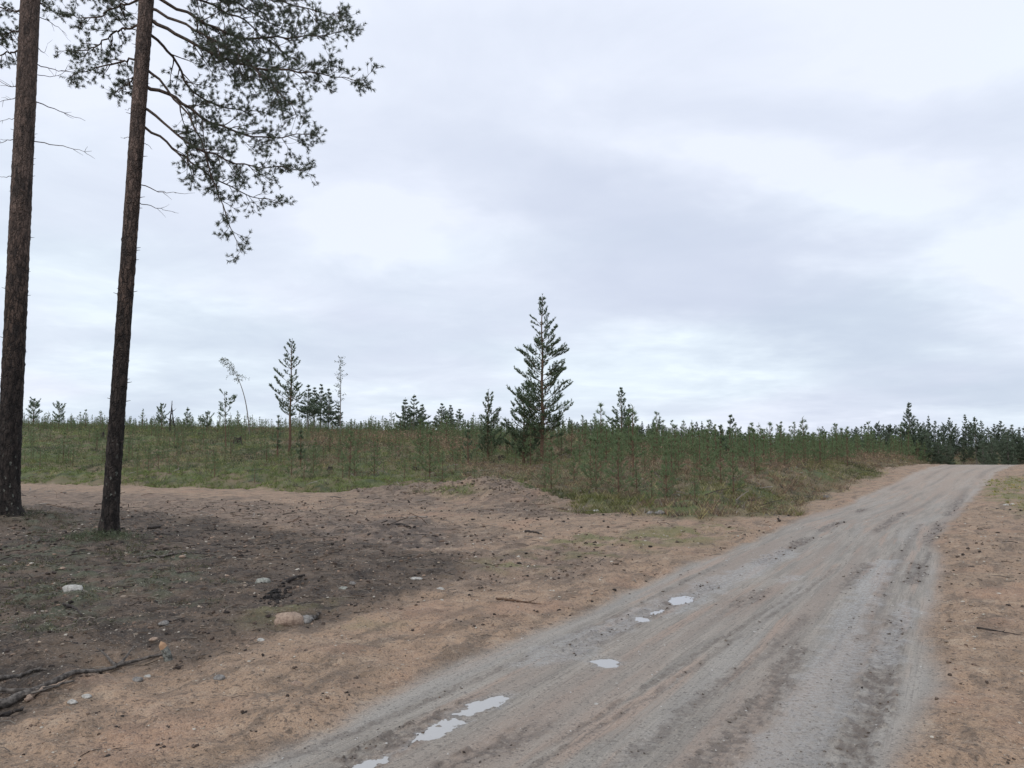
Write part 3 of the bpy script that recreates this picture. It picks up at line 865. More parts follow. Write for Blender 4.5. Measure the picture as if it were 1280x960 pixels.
def limb(rng, path, r0, dens=1.0, start=.20, side_len=.9, droop=.25, tuft=1.0):
    """a living limb of an old pine: wood and needle meshes (world -> caller subtracts the foot)"""
    wood = Bag(); path = np.array(path, float)
    # resample with a little wobble
    t = np.linspace(0, 1, 22)
    s = np.concatenate([[0], np.cumsum(np.linalg.norm(np.diff(path, axis=0), axis=1))]); Ltot = s[-1]
    pts = np.stack([np.interp(t * Ltot, s, path[:, c]) for c in range(3)], 1)
    ker = np.array([.25, .5, .25])
    for _ in range(3):
        for c in range(3): pts[1:-1, c] = np.convolve(pts[:, c], ker, 'valid')
    pts[1:-1] += rng.normal(size=(20, 3)) * .018
    wood.tube(pts, .78 * r0 * (1 - t) ** .9 + .004, 6)
    SP, SD, SL, SV = [], [], [], []
    nsec = int(Ltot * 9.6 * dens)
    for a in range(nsec):
        f = start + (1 - start) * ((a + rng.random()) / nsec)
        p, d = along(pts, min(f, .995))
        # any direction round the limb, flattened, leaning forward
        side = unit(np.cross(d, [0, 0, 1.])); upv = np.cross(side, d)
        th = rng.choice([0, pi]) + rng.normal() * .75
        rdir = side * cos(th) + upv * sin(th)
        fw = .55 + .5 * rng.random()
        L = side_len * (.35 + .75 * rng.random()) * (1.15 - .75 * f) * min(1, Ltot / 2.5)
        dd = unit(rdir + d * fw + np.array([0, 0, -droop * .6]))
        sp = bend(p, dd, L, -droop * .7 + .25 * rng.random(), 5, .10, rng)
        wood.tube(sp, np.linspace(max(.005, .012 * (1 - f) + .004), .003, 6), 4)
        nter = max(3, int(L * 14))
        base_v = .25 + .45 * rng.random()
        for b in range(nter):
            g = .30 + .70 * (b + rng.random()) / nter
            q, e = along(sp, min(g, .99))
            sd = unit(np.cross(e, rng.normal(size=3)))
            l3 = .10 + .20 * rng.random() * (1.2 - g)
            e3 = unit(e * .8 + sd * .8 + np.array([0, 0, .05]))
            tw = bend(q, e3, l3, .35, 3, .1, rng)
            wood.tube(tw, [.0035, .003, .0028, .0025], 3, cap=False)
            SP.append(tw[-2] * .5 + tw[-1] * .5); SD.append(tw[-1] - tw[-2] + np.array([0, 0, .02])); SL.append(.05 + .035 * rng.random()); SV.append(base_v)
            if rng.random() < .55:
                SP.append(tw[1]); SD.append(unit(np.cross(e3, rng.normal(size=3))) + e3 * .6 + np.array([0, 0, .3])); SL.append(.05); SV.append(base_v)
        SP.append(sp[-2]); SD.append(sp[-1] - sp[-2]); SL.append(.09); SV.append(base_v)
    SP.append(pts[-2]); SD.append(pts[-1] - pts[-2] + np.array([0, 0, .05])); SL.append(.16); SV.append(.5)
    V, T, vv = brush(rng, np.array(SP), np.array(SD), np.array(SL) * tuft, .060 * tuft, .0066, 44, SV, .9, .6)
    return wood, V, T, vv

def dead_twig(rng, pts, r, sub=3):
    b = Bag(); pts = np.array(pts, float)
    t = np.linspace(0, 1, 12)
    s = np.concatenate([[0], np.cumsum(np.linalg.norm(np.diff(pts, axis=0), axis=1))])
    q = np.stack([np.interp(t * s[-1], s, pts[:, c]) for c in range(3)], 1)
    q[1:] += rng.normal(size=(11, 3)) * .012
    b.tube(q, r * (1 - t * .75), 5)
    for _ in range(sub):
        f = .35 + .6 * rng.random(); p, d = along(q, f)
        dd = unit(d + unit(np.cross(d, rng.normal(size=3))) * .8)
        b.tube(bend(p, dd, .12 + .25 * rng.random(), .1, 4, .15, rng), np.linspace(r * .4, r * .15, 5), 4)
    return b

def old_pine(seed, foot_uv, y, seen_top, r0, r1, Htot, label, limbs, deads, extra):
    rng = np.random.default_rng(seed)
    q = pix_dir(foot_uv[0], 560); fx = q[0] / q[1] * y
    foot = np.array([fx, y, zat(fx, y) - .05])
    top = on_ray(seen_top[0], seen_top[1], y - .3)
    e = empty('old_pine', tuple(foot), label, 'pine tree')
    tm, d = trunk_big(foot, top, r0, r1, Htot, seed)
    obj('trunk', tm, e)
    ax = lambda h: np.array([d[0] * h, d[1] * h, h])
    for L in limbs:
        pix, dy, rr = L[0], L[1], L[2]; kw = L[3] if len(L) > 3 else {}
        n = len(pix)
        pts = [on_ray(u, v, y + .0 + dy * (i / (n - 1)) ** 1.2) - foot for i, (u, v) in enumerate(pix)]
        pts[0] = ax(pts[0][2])
        wood, V, T, vv = limb(rng, pts, rr, **kw)
        b = obj('branch', wood.mesh('branch', [M_PINE_TWIG], True), e)
        obj('needles', mesh('needles', V, [T], [M_TUFT], attrs={'var': vv}), b)
    for pix, dy, rr in deads:
        n = len(pix)
        pts = [on_ray(u, v, y + dy * i / (n - 1)) - foot for i, (u, v) in enumerate(pix)]
        pts[0] = ax(pts[0][2])
        obj('dead_branch', dead_twig(rng, pts, rr, 0 if len(pix) < 3 else 3).mesh('dead_branch', [M_PINE_TWIG]), e)
    # limbs round the rest of the crown, up to the top
    for (h, phi, L, el, dens) in extra:
        dd = np.array([cos(phi) * cos(el), sin(phi) * cos(el), sin(el)])
        pts = bend(ax(h), dd, L, -.35, 6, .07, rng)
        wood, V, T, vv = limb(rng, pts, .035, dens=dens, start=.3)
        b = obj('branch', wood.mesh('branch', [M_PINE_TWIG], True), e)
        obj('needles', mesh('needles', V, [T], [M_TUFT], attrs={'var': vv}), b)
    # bark scales and stubs standing off the trunk
    st = Bag()
    for _ in range(46):
        h = 1.2 + rng.random() * 7.6; ph = rng.random() * 6.28
        rr = r0 + (r1 - r0) * h / (top[2] - foot[2])
        p = ax(h) + np.array([cos(ph), sin(ph), 0]) * rr * .9
        l = .03 + .07 * rng.random()
        st.tube(np.array([p, p + np.array([cos(ph), sin(ph), .2]) * l]), [.008, .003], 4)
    obj('stubs', st.mesh('stubs', [M_PINE_TWIG]), e, kind='stuff')
    return e

RA = np.random.default_rng(5)
limbs2 = [
    ([(186, 30), (262, 68), (318, 86), (390, 90), (456, 101)], -.3, .038, dict(dens=1.25, side_len=.95)),
    ([(188, 4), (262, 30), (300, 48), (375, 48), (442, 38)], .7, .034, dict(dens=1.2, side_len=.9)),
    ([(184, 112), (221, 122), (248, 147), (311, 172), (394, 168)], .2, .038, dict(dens=1.15, side_len=.85)),
    ([(183, 139), (210, 158), (246, 188), (300, 205), (384, 214)], -.7, .030, dict(dens=1.0, side_len=.7)),
    ([(181, 160), (225, 191), (262, 222), (300, 240), (354, 254)], .5, .026, dict(dens=.9, side_len=.6)),
    ([(186, 90), (222, 122), (252, 180), (272, 240), (286, 276), (302, 316)], -.3, .026, dict(dens=.55, start=.45, side_len=.55, droop=.3)),
    ([(189, -12), (260, -18), (330, -4), (392, 14), (430, 22)], -.8, .034, dict(dens=1.0)),
    ([(187, 45), (214, 66), (232, 104), (256, 128), (300, 138), (342, 142)], 1.1, .03, dict(dens=.9, side_len=.8)),
    ([(188, 20), (240, 34), (300, 70), (350, 112), (372, 148)], -1.3, .03, dict(dens=1.0, side_len=.8)),
    ([(189, -20), (240, -4), (300, 22), (345, 60), (378, 80)], 1.6, .03, dict(dens=.9)),
    ([(178, 80), (150, 78), (124, 82), (102, 90), (82, 100)], -.4, .024, dict(dens=1.0, side_len=.55)),
    ([(180, 41), (146, 38), (122, 58), (100, 66), (82, 60)], .6, .024, dict(dens=1.0, side_len=.6)),
    ([(182, 6), (146, 8), (118, 22), (90, 22), (74, 14)], -.6, .024, dict(dens=1.0, side_len=.7)),
    ([(178, 92), (162, 104), (150, 112), (140, 116)], 1.0, .018, dict(dens=.9, side_len=.45)),
]
dead2 = [([(176, 231), (200, 240), (221, 241)], -.2, .012), ([(174, 255), (197, 260), (219, 265)], .3, .010),
         ([(181, 179), (190, 186)], 0, .010), ([(168, 178), (150, 171)], 0, .008), ([(163, 139), (156, 137)], 0, .008)]
extra2 = [(9.9 + k * .55, k * 2.4 + .5, 2.6 - .16 * k, .15 + .03 * k, .40) for k in range(12)]
PINE2 = old_pine(21, (140, 676), 13.9, (183, 0), .128, .122, 17.5,
                 'tall pine with needled boughs reaching right, standing second from the left edge', limbs2, dead2, extra2)
limbs1 = [
    ([(30, 22), (12, 14), (-8, 10), (-40, 14)], -.3, .028, dict(dens=1.1, side_len=.7)),
    ([(28, 44), (14, 40), (-4, 44), (-34, 52)], .5, .024, dict(dens=1.2, side_len=.6)),
    ([(28, 70), (10, 66), (-10, 72), (-40, 84)], -.6, .024, dict(dens=1.2, side_len=.6)),
    ([(34, 6), (48, 2), (60, 12), (74, 20)], .7, .022, dict(dens=.8, side_len=.45)),
    ([(34, -20), (70, -30), (110, -18), (140, 4)], -.5, .028, dict(dens=.7)),
]
dead1 = [([(41, 178), (70, 182), (114, 189)], -.2, .013), ([(43, 128), (70, 138), (107, 150)], .3, .014), ([(47, 83), (70, 88), (90, 90)], -.2, .014),
         ([(47, 100), (70, 96), (90, 84)], .2, .010), ([(24, 114), (12, 108), (-4, 98)], .1, .014), ([(22, 128), (10, 124), (-6, 130)], -.2, .012),
         ([(20, 151), (10, 149), (-4, 152)], .1, .010), ([(18, 178), (6, 176), (-10, 184)], .2, .012), ([(15, 225), (-8, 221)], 0, .010),
         ([(49, 24), (70, 32), (84, 44)], .3, .012), ([(46, 60), (54, 66), (58, 60)], .1, .010)]
extra1 = [(11.6 + k * .6, k * 2.4 + 1.1, 2.6 - .15 * k, .15 + .03 * k, .40) for k in range(12)]
PINE1 = old_pine(22, (12, 657), 16.6, (38, 0), .215, .185, 20.0,
                 'thickest tall pine trunk at the left edge with bare dead twigs along it', limbs1, dead1, extra1)

# ------------------------------------------------------------------ young trees on the heath that stand out singly
def single(u, d, vtop, label, seed, name='young_pine', cat='pine tree', group=None, **kw):
    loc, H = spot(u, d, vtop)
    res = conifer(seed, H, **kw)
    return tree_obj(name, res, loc, label, cat, group)

NB = [M_BARK_YOUNG, M_NEEDLE]
single(678, 40, 368, 'tallest young pine on the clearcut, with a straight reddish trunk and dense crown', 3,
       cb=.15, R=1.66, e0=.10, up=.48, wh=.31, nb=7, twigs=10, nl=.09, nw=.028, nn=26, trunk_r=.09, sl=.30, mats=NB, split=True, gap=.05, pw=.66)
single(655, 41.5, 478, 'smaller dense pine pressed against the left side of the tallest clearcut pine', 4,
       cb=.10, R=1.35, e0=.15, up=.6, wh=.28, nb=7, twigs=8, pw=.65, nl=.09, nw=.027, nn=22, sl=.24, mats=NB)
single(362, 45, 423, 'slender young pine with open upturned branches on a bare lower trunk', 6,
       cb=.33, R=1.0, e0=.02, up=.95, wh=.31, nb=5, twigs=6, nl=.085, nw=.030, nn=26, sl=.25, pw=.62, mats=NB, gap=.14, split=True, side=(pi, .22), trunk_r=.075)
single(610, 42, 487, 'medium young pine with upturned shoots left of the tallest clearcut pine', 7,
       cb=.10, R=.95, e0=.30, up=.7, wh=.27, nb=6, twigs=6, pw=.7, nl=.09, nw=.028, nn=22, sl=.24, mats=NB, side=(0, .25))
single(585, 38, 525, 'thin dark pine sapling left of the medium young pine', 8,
       cb=.15, R=.42, e0=.4, up=.9, wh=.3, nb=4, twigs=4, nl=.08, nw=.026, nn=18, sl=.2, mats=NB)
single(777, 62, 484, 'narrow pointed pine alone above the saplings right of the tallest clearcut pine', 9,
       cb=.10, R=1.15, e0=.12, up=.6, wh=.30, nb=6, twigs=7, pw=.75, nl=.11, nw=.035, nn=20, sl=.28, mats=NB, gap=.05)
single(787, 63, 507, 'short pine half hidden against the right side of the narrow pointed pine', 10,
       cb=.1, R=.8, e0=.3, up=.8, wh=.36, nb=6, twigs=6, nl=.11, nw=.035, nn=18, sl=.28, mats=NB)
single(911, 42, 519, 'crooked young pine with a bare trunk near the roadside bank', 11,
       cb=.30, R=.55, e0=.35, up=.9, wh=.3, nb=5, twigs=5, nl=.09, nw=.028, nn=22, sl=.22, mats=NB, lean=(.12, 0), side=(0, .4))
single(901, 43.5, 531, 'dark bushy pine just left of the crooked young pine by the bank', 12,
       cb=.12, R=.62, e0=.35, up=.9, wh=.28, nb=5, twigs=6, nl=.09, nw=.028, nn=20, sl=.22, mats=NB)
single(935, 48, 545, 'low round bushy pine right of the crooked young pine by the bank', 13,
       cb=.1, R=.8, shape='round', e0=.35, up=.8, wh=.3, nb=5, twigs=6, nl=.09, nw=.028, nn=20, sl=.22, mats=NB)
single(282, 50, 489, 'small flat topped pine on a thin bent stem below the leaning birch', 14,
       cb=.42, R=.72, shape='round', e0=.1, up=.7, wh=.34, nb=4, twigs=5, nl=.085, nw=.028, nn=22, sl=.22, mats=NB, gap=.2, lean=(-.18, 0), trunk_r=.035)
single(376, 37, 534, 'dark narrow sapling at the right foot of the slender young pine', 15,
       cb=.2, R=.30, e0=.4, up=.9, wh=.28, nb=4, twigs=4, nl=.08, nw=.025, nn=18, sl=.18, mats=NB)
single(347, 44, 519, 'little sapling standing left of the slender young pine', 16,
       cb=.2, R=.35, e0=.4, up=.9, wh=.3, nb=4, twigs=3, nl=.08, nw=.026, nn=16, sl=.2, mats=NB)
for (u, d, vt, R_, sh, lab, sd) in (
        (40, 72, 499, .65, 'round', 'dark small pine on the skyline beside the leftmost trunk', 31),
        (72, 76, 505, .6, 'round', 'small pine with a rounded top on the left skyline between the two tall trunks', 32),
        (201, 78, 506, .7, 'round', 'umbrella shaped small pine on the skyline left of the dead snags', 33),
        (233, 80, 509, .7, 'cone', 'small cone shaped spruce on the skyline right of the dead snags', 34),
        (258, 74, 517, .7, 'round', 'low broad pine on the skyline between the cone spruce and the flat topped pine', 35)):
    single(u, d, vt, lab, sd, cb=.30 if sh == 'round' else .05, R=R_, shape=sh, e0=.25, up=.6, wh=.34, nb=5, twigs=5, nl=.12, nw=.04, nn=16, sl=.26, mats=NB)

# pines and spruces in clumps far off; each a tree of its own
NF = [M_BARK_GREY, M_NEEDLE_FAR]
for (u, d, vt, cb, R_, lab) in (
        (384, 84, 481, .28, 1.05, 'leftmost and widest pine of the clump behind the slender young pine'),
        (392, 92, 484, .34, .85, 'second pine of the clump behind the slender young pine'),
        (400, 88, 481, .34, .9, 'third pine of the clump behind the slender young pine'),
        (410, 86, 486, .20, .95, 'fourth pine of the clump, just left of the tall thin birch'),
        (422, 90, 504, .22, .6, 'shortest pine of the clump, behind the stem of the tall thin birch'),
        (506, 88, 497, .06, 1.0, 'left spruce of the dense three tree clump in the middle skyline'),
        (517, 86, 494, .05, 1.15, 'tallest middle spruce of the dense three tree clump in the middle skyline'),
        (527, 89, 505, .06, 1.0, 'right spruce of the dense three tree clump in the middle skyline'),
        (552, 92, 505, .08, 1.2, 'widest tree of the looser clump between the three spruces and the medium pine'),
        (563, 95, 507, .15, .75, 'thin pale middle tree of the looser clump in the middle skyline'),
        (574, 94, 511, .2, .9, 'right hand tree of the looser clump in the middle skyline')):
    single(u, d, vt, lab, int(u), name='distant_conifer', cat='conifer', cb=cb, R=R_, e0=.05, up=.35, wh=.30, nb=6, twigs=6, nl=.15, nw=.05, nn=15, sl=.30, mats=NF)

# birches
def birch(loc, path, r, crown_from, lab, seed, leaves, hang, Lmax=.9):
    rng = np.random.default_rng(seed)
    e = empty('birch_tree', loc, lab, 'birch')
    path = np.array(path, float) - np.array(loc)
    t = np.linspace(0, 1, 20)
    s = np.concatenate([[0], np.cumsum(np.linalg.norm(np.diff(path, axis=0), axis=1))])
    pts = np.stack([np.interp(t * s[-1], s, path[:, c]) for c in range(3)], 1)
    for _ in range(4):
        for c in range(3): pts[1:-1, c] = np.convolve(pts[:, c], [.25, .5, .25], 'valid')
    b = Bag(); b.tube(pts, r * (1 - t * .8), 6)
    obj('trunk', b.mesh('trunk', [M_BARK_GREY], True), e)
    cr = Bag(); P_ = []
    for k in range(34):
        f = crown_from + (1 - crown_from) * (k + rng.random()) / 34
        p, d = along(pts, min(f, .99))
        ph = rng.random() * 6.28
        dd = unit(np.array([cos(ph), sin(ph), .35 - hang * .5]) + d * .5)
        L = Lmax * (.35 + .6 * rng.random()) * (1.1 - .5 * (f - crown_from) / (1 - crown_from))
        q = bend(p, dd, L, -hang, 5, .1, rng)
        cr.tube(q, np.linspace(.010, .004, 6), 3, 0)
        for _ in range(leaves):
            a, _d = along(q, .25 + .74 * rng.random()); P_.append(a + rng.normal(size=3) * .06)
    P_ = np.array(P_); n = len(P_)
    A = unit(rng.normal(size=(n, 3))) * .045; B = unit(np.cross(A, rng.normal(size=(n, 3)))) * .035
    V = np.stack([P_ - A, P_ + B, P_ + A, P_ - B], 1).reshape(-1, 3)
    cr.add(V, np.arange(4 * n).reshape(-1, 4), None, 1, np.repeat(rng.random(n), 4))
    obj('crown', cr.mesh('crown', [M_BARK_GREY, M_BIRCH]), e)
yb = 66
(bx, by, bz), _ = spot(312, yb)
birch((bx, by, bz), [on_ray(312, 540, yb) * 0 + np.array([bx, by, bz - .2]), on_ray(311, 528, yb), on_ray(307, 500, yb), on_ray(300, 477, yb), on_ray(292, 462, yb), on_ray(285, 450, yb - .2), on_ray(278, 447, yb - .4)],
      .055, .66, 'thin bare birch bowed over to the left with a sparse drooping top', 51, 15, .9, 1.0)
yb = 72
(bx, by, bz), _ = spot(425, yb)
birch((bx, by, bz), [np.array([bx, by, bz - .2]), on_ray(425.5, 510, yb), on_ray(426, 480, yb), on_ray(425, 447, yb)],
      .06, .42, 'tall thin upright birch with airy leaves only on its upper half', 52, 17, .3, .95)

# dead snags and stumps
def snag(u, d, vt, lab, seed, r):
    loc, H = spot(u, d, vt); rng = np.random.default_rng(seed)
    e = empty('dead_snag', loc, lab, 'dead tree')
    pts = bend((0, 0, -.2), (0, 0, 1), H + .2, 0, 9, .05, rng)
    b = Bag(); b.tube(pts, r * np.linspace(1.1, .25, 10), 7)
    obj('trunk', b.mesh('trunk', [M_CHARRED]), e)
    for k in range(5):
        f = .35 + .12 * k; p, dd = along(pts, f); ph = rng.random() * 6.28
        q = bend(p, (cos(ph), sin(ph), .4), H * (.12 + .15 * rng.random()), .7, 4, .12, rng)
        b = Bag(); b.tube(q, np.linspace(r * .35, r * .1, 5), 4)
        obj('branch', b.mesh('branch', [M_CHARRED]), e)
snag(213, 70, 500, 'tallest dead black snag on the left skyline, a broken trunk with thin spikes', 61, .10)
snag(219, 70.6, 506, 'shorter dead snag with side spikes right beside the tallest black snag', 62, .08)

def stump(u, v, w, h, lab, seed, mat=None, tilt=0.0):
    x, y, z = at(u, v); rng = np.random.default_rng(seed)
    k, n = 18, 7; w *= .62; h *= .6
    th = np.arange(k) * 2 * pi / k
    hz = np.linspace(-.15, 1, n)
    V = []
    prof = 1 + .55 * np.exp(-np.clip(hz, 0, 1) * 5)
    ragged = h * (.75 + .45 * vn(np.cos(th) * 2 + 5, np.sin(th) * 2 + 5, seed))
    for i, hh in enumerate(hz):
        rr = w / 2 * prof[i] * (1 + .16 * np.sin(th * 5 + seed) * (1.2 - hh)) * (1 + .1 * (vn(np.cos(th) * 3 + 9, hh * 4 + np.sin(th) * 3 + 9, seed) - .5))
        V.append(np.stack([rr * np.cos(th) + tilt * hh * h, rr * np.sin(th), hh * ragged], 1))
    V.append(np.stack([w / 2 * .55 * np.cos(th) + tilt * h, w / 2 * .55 * np.sin(th), ragged * .86], 1))
    V.append(np.array([[tilt * h, 0, h * .8]]))
    V = np.concatenate(V)
    i, j = np.meshgrid(np.arange(n), np.arange(k), indexing='ij')
    Q = np.stack([i * k + j, i * k + (j + 1) % k, (i + 1) * k + (j + 1) % k, (i + 1) * k + j], -1).reshape(-1, 4)
    T = np.stack([n * k + np.arange(k), n * k + (np.arange(k) + 1) % k, np.full(k, (n + 1) * k)], 1)
    me = mesh('tree_stump', V, [T, Q], [mat or M_CHARRED])
    obj('tree_stump', me, loc=(x, y, z), label=lab, cat='stump')
stump(519, 590, .50, .42, 'black ragged stump above the sandy spoil heap in the middle', 71)
stump(413, 587, .32, .22, 'small black stump low in the heath right of the slender young pine', 72)
stump(297, 555, .75, .75, 'tall dark root stump near the flat topped pine', 73)
stump(128, 548, .4, .7, 'narrow dark stump just left of the second tall trunk', 74)
stump(250, 545, .6, .45, 'dark low stump high on the heath near the skyline left of the flat topped pine', 75)
stump(627, 577, .6, .5, 'dark stump in brown brush at the left foot of the tallest clearcut pine', 76)
stump(1065, 568, .8, .4, 'broad grey stump on top of the roadside bank', 77, M_DEADWOOD)

# ------------------------------------------------------------------ the forest beyond, by templates
def template(seed, **kw):
    r = conifer(seed, **kw)
    return r
FT = [template(200 + k, H=6.0, cb=(.05, .12, .2, .04, .1, .16, .3, .08)[k], R=(1.15, .95, 1.0, 1.3, .85, 1.2, 1.1, 1.0)[k],
               shape=('cone', 'cone', 'round', 'cone', 'column', 'cone', 'round', 'column')[k], e0=(.1, .3, .3, .05, .1, .35, .3, .2)[k], up=.55, wh=.32, nb=6, twigs=6,
               nl=.16, nw=.055, nn=13, sl=.30, mats=NF) for k in range(8)]
rf = random.Random(12)
def far_tree(u, d, vt, k, label, group):
    loc, H = spot(u, d, vt)
    e = empty('forest_tree', loc, label, 'conifer', group, rf.random() * 6.28)
    sxy = H / 6.0 * (.85 + .35 * rf.random())
    if H < 3.5: sxy = max(sxy, .55)
    e.scale = (sxy, sxy, H / 6.0)
    obj('trunk', FT[k][0], e); obj('crown', FT[k][1][0], e)
named = [(1138, 84, 503, 5, 'broadest and tallest pine of the dark forest left of where the road crests')]
for u, d, vt, k, lab in named: far_tree(u, d, vt, k, lab, None)
G1 = 'far conifers along the skyline right of the tallest clearcut pine'
L1 = 'small distant conifer of the low skyline row right of the tallest clearcut pine'
for u, vt in ((712, 521), (722, 527), (733, 524), (740, 528), (752, 531), (762, 533), (798, 531), (803, 526), (811, 530), (817, 524), (825, 523), (832, 531), (838, 536),
              (846, 532), (852, 537), (862, 534), (871, 527), (878, 526), (889, 524), (894, 530), (882, 533), (925, 545), (950, 547)):
    far_tree(u, 92 + rf.random() * 14, vt, rf.choice([0, 1, 3, 4, 5]), L1, G1)
G2 = 'forest trees where the road crests'
L2 = 'dark conifer of the close forest edge behind the crest of the road'
def F3(u):
    if u < 1125: return 'conifer at the left end of the forest edge, left of its tallest pine', 'forest edge left of its tallest pine'
    if u < 1190: return 'forest edge conifer just right of its tallest pine, above the road crest', 'forest edge above the road crest'
    return 'dark conifer closing the view behind the right end of the road', 'forest edge at the right end of the road'
for u, vt in ((960, 545), (975, 538), (985, 543), (1001, 539), (1015, 542), (1029, 533), (1037, 542), (1045, 538), (1052, 536), (1071, 533), (1082, 530), (1090, 534), (1098, 529), (1105, 530),
              (1112, 531), (1120, 533), (1128, 527), (1148, 524), (1155, 530), (1162, 519), (1170, 526), (1180, 530), (1188, 522), (1196, 530), (1208, 518), (1214, 528), (1220, 521), (1228, 525), (1236, 533),
              (1244, 530), (1252, 526), (1258, 534), (1266, 531), (1275, 534), (1284, 530), (1295, 528), (1310, 526), (1330, 522)):
    far_tree(u, 92 + rf.random() * 16, vt, rf.randrange(8), *F3(u))
for k in range(110):
    u = 1045 + 330 * rf.random()
    far_tree(u, 80 + rf.random() * 30, 534 + rf.random() * 22, rf.randrange(8), *F3(u))
# ------------------------------------------------------------------ ground cover
def leaf_material(name, trans=.2):
    m, n = material(name)
    c = n.attr('tint', 'Color')
    pos = n.n('ShaderNodeNewGeometry').outputs['Position']
    c = n.mix(1.0, c, n.mix(n.noise(pos, 1.7, 3), (.7, .7, .7), (1.3, 1.3, 1.3)), 'MULTIPLY')
    b = n.n('ShaderNodeBsdfPrincipled', {'Base Color': c, 'Roughness': .8, 'Specular IOR Level': .2}).outputs[0]
    if trans:
        t = n.n('ShaderNodeBsdfTranslucent', {'Color': c}).outputs[0]
        b = n.n('ShaderNodeMixShader', {0: trans, 1: b, 2: t}).outputs[0]
    n.n('ShaderNodeOutputMaterial', {'Surface': b})
    return m
M_COVER = leaf_material('ground_cover')
M_LITTER = leaf_material('litter', 0)

def tint(me, col):
    a = me.attributes.new('tint', 'FLOAT_COLOR', 'POINT')
    c = np.ones((len(col), 4), np.float32); c[:, :3] = col
    a.data.foreach_set('color', c.ravel())

def sheaf(rng, x, y, z, R, H, W_, n, col, flat_=0.0):
    """n narrow leaves in each clump; x.. arrays (m,), col (m,3) -> V,T,col"""
    m = len(x)
    ph = rng.random((m, n)) * 6.283; rr = R[:, None] * np.sqrt(rng.random((m, n)))
    bx = x[:, None] + rr * np.cos(ph); by = y[:, None] + rr * np.sin(ph)
    hh = H[:, None] * (.45 + .8 * rng.random((m, n))) * (1 - .5 * rr / (R[:, None] + 1e-6))
    tilt = (.35 + flat_) * hh
    p2 = rng.random((m, n)) * 6.283
    tx = bx + tilt * np.cos(p2); ty = by + tilt * np.sin(p2)
    w_ = W_[:, None] * (.6 + .8 * rng.random((m, n))) * .5
    a = rng.random((m, n)) * 6.283
    z0 = z[:, None] - .03 + hh * 0
    V = np.stack([np.stack([bx + w_ * np.cos(a), by + w_ * np.sin(a), z0], -1),
                  np.stack([bx - w_ * np.cos(a), by - w_ * np.sin(a), z0 + hh * .25 * flat_], -1),
                  np.stack([tx, ty, z0 + hh], -1)], 2).reshape(-1, 3)
    # broad head: shift so that leaves are widest halfway up
    C = np.repeat(np.repeat(col[:, None], n, 1) * (.75 + .5 * rng.random((m, n, 1))), 3, axis=1).reshape(-1, 3) if False else \
        np.repeat((col[:, None, :] * (.45 + 1.1 * rng.random((m, n, 1)))).reshape(-1, 3), 3, axis=0)
    return V, np.arange(len(V)).reshape(-1, 3), C

def leafy(rng, x, y, z, R, H, S, n, col):
    """dwarf shrub: n small leaf faces through a low dome"""
    m = len(x)
    ph = rng.random((m, n)) * 6.283; q = rng.random((m, n)) ** .5
    hz = rng.random((m, n))
    rad = R[:, None] * q * np.sqrt(1 - .8 * hz ** 2)
    P_ = np.stack([x[:, None] + rad * np.cos(ph), y[:, None] + rad * np.sin(ph), z[:, None] + H[:, None] * hz], -1).reshape(-1, 3)
    k = len(P_)
    s = np.repeat(S, n)[:, None]
    A = unit(rng.normal(size=(k, 3)) * [1, 1, 1.3]) * s * (.6 + .8 * rng.random((k, 1)))
    B = unit(np.cross(A, rng.normal(size=(k, 3)))) * s * .55
    V = np.stack([P_ - A * .6, P_ + B, P_ + A], 1).reshape(-1, 3)
    C = np.repeat((col[:, None, :] * (.35 + 1.3 * rng.random((m, n, 1)))).reshape(-1, 3), 3, axis=0)
    return V, np.arange(len(V)).reshape(-1, 3), C

def stuff(name, parts, mat, label):
    V = np.concatenate([p[0] for p in parts]); C = np.concatenate([p[2] for p in parts])
    T = []; o = 0
    for p in parts: T.append(p[1] + o); o += len(p[0])
    me = mesh(name, V, [np.concatenate(T)], [mat]); tint(me, C)
    return obj(name, me, kind='stuff', label=label)

RG = np.random.default_rng(77)
def sector(n, r0, r1, a0=-37, a1=36, pw=1.3):
    r = (r0 ** pw + (r1 ** pw - r0 ** pw) * RG.random(n)) ** (1 / pw)
    a = np.radians(a0 + (a1 - a0) * RG.random(n))
    return r * np.sin(a), r * np.cos(a), r

GREENS = np.array([[.088, .112, .050], [.150, .180, .066], [.160, .190, .070], [.108, .135, .074], [.052, .064, .038]])
BROWNS = np.array([[.210, .142, .095], [.165, .110, .078], [.260, .195, .125], [.140, .112, .088]])
STRAW = np.array([[.33, .28, .15], [.26, .23, .11]])
GREYS = np.array([[.17, .15, .135], [.10, .085, .075]])

x, y, r = sector(112000, 17, 118, -50, 36)
x2, y2, r2 = sector(30000, 17, 52, -50, 36)
x = np.concatenate([x, x2]); y = np.concatenate([y, y2]); r = np.concatenate([r, r2])
hd = heath_dist(x, y)
zz, mm = surface(x, y)
keep = (mm['heath'] > .35) & (hd > -1.5)
x, y, r, zz, hd = x[keep], y[keep], r[keep], zz[keep], hd[keep]
az = x / y
n1 = fbm(x, y, .33, 4, 301); n2 = fbm(x, y, .8, 4, 302); n3 = fbm(x, y, .22, 3, 303)
dry = np.interp(az, [-.6, -.3, -.05, .15, .5], [.34, .45, .56, .60, .58])
band = np.exp(-((hd - 1.2) / 2.0) ** 2) * np.interp(az, [-.6, -.1, .1, .5], [1, .9, .5, .2])
front = ss(az, -.02, .12) * (1 - ss(hd, 5, 10))
isdry = (n1 + front * .09 + (RG.random(len(x)) - .5) * .22) > (1.04 - dry + .10 * 0 + band * .4)
pick = np.clip(((fbm(x, y, .55, 4, 305) - .34) / .32 + (RG.random(len(x)) - .5) * .35) * 5, 0, 4.99).astype(int)
col = GREENS[np.array([4, 0, 3, 1, 2])[pick]]
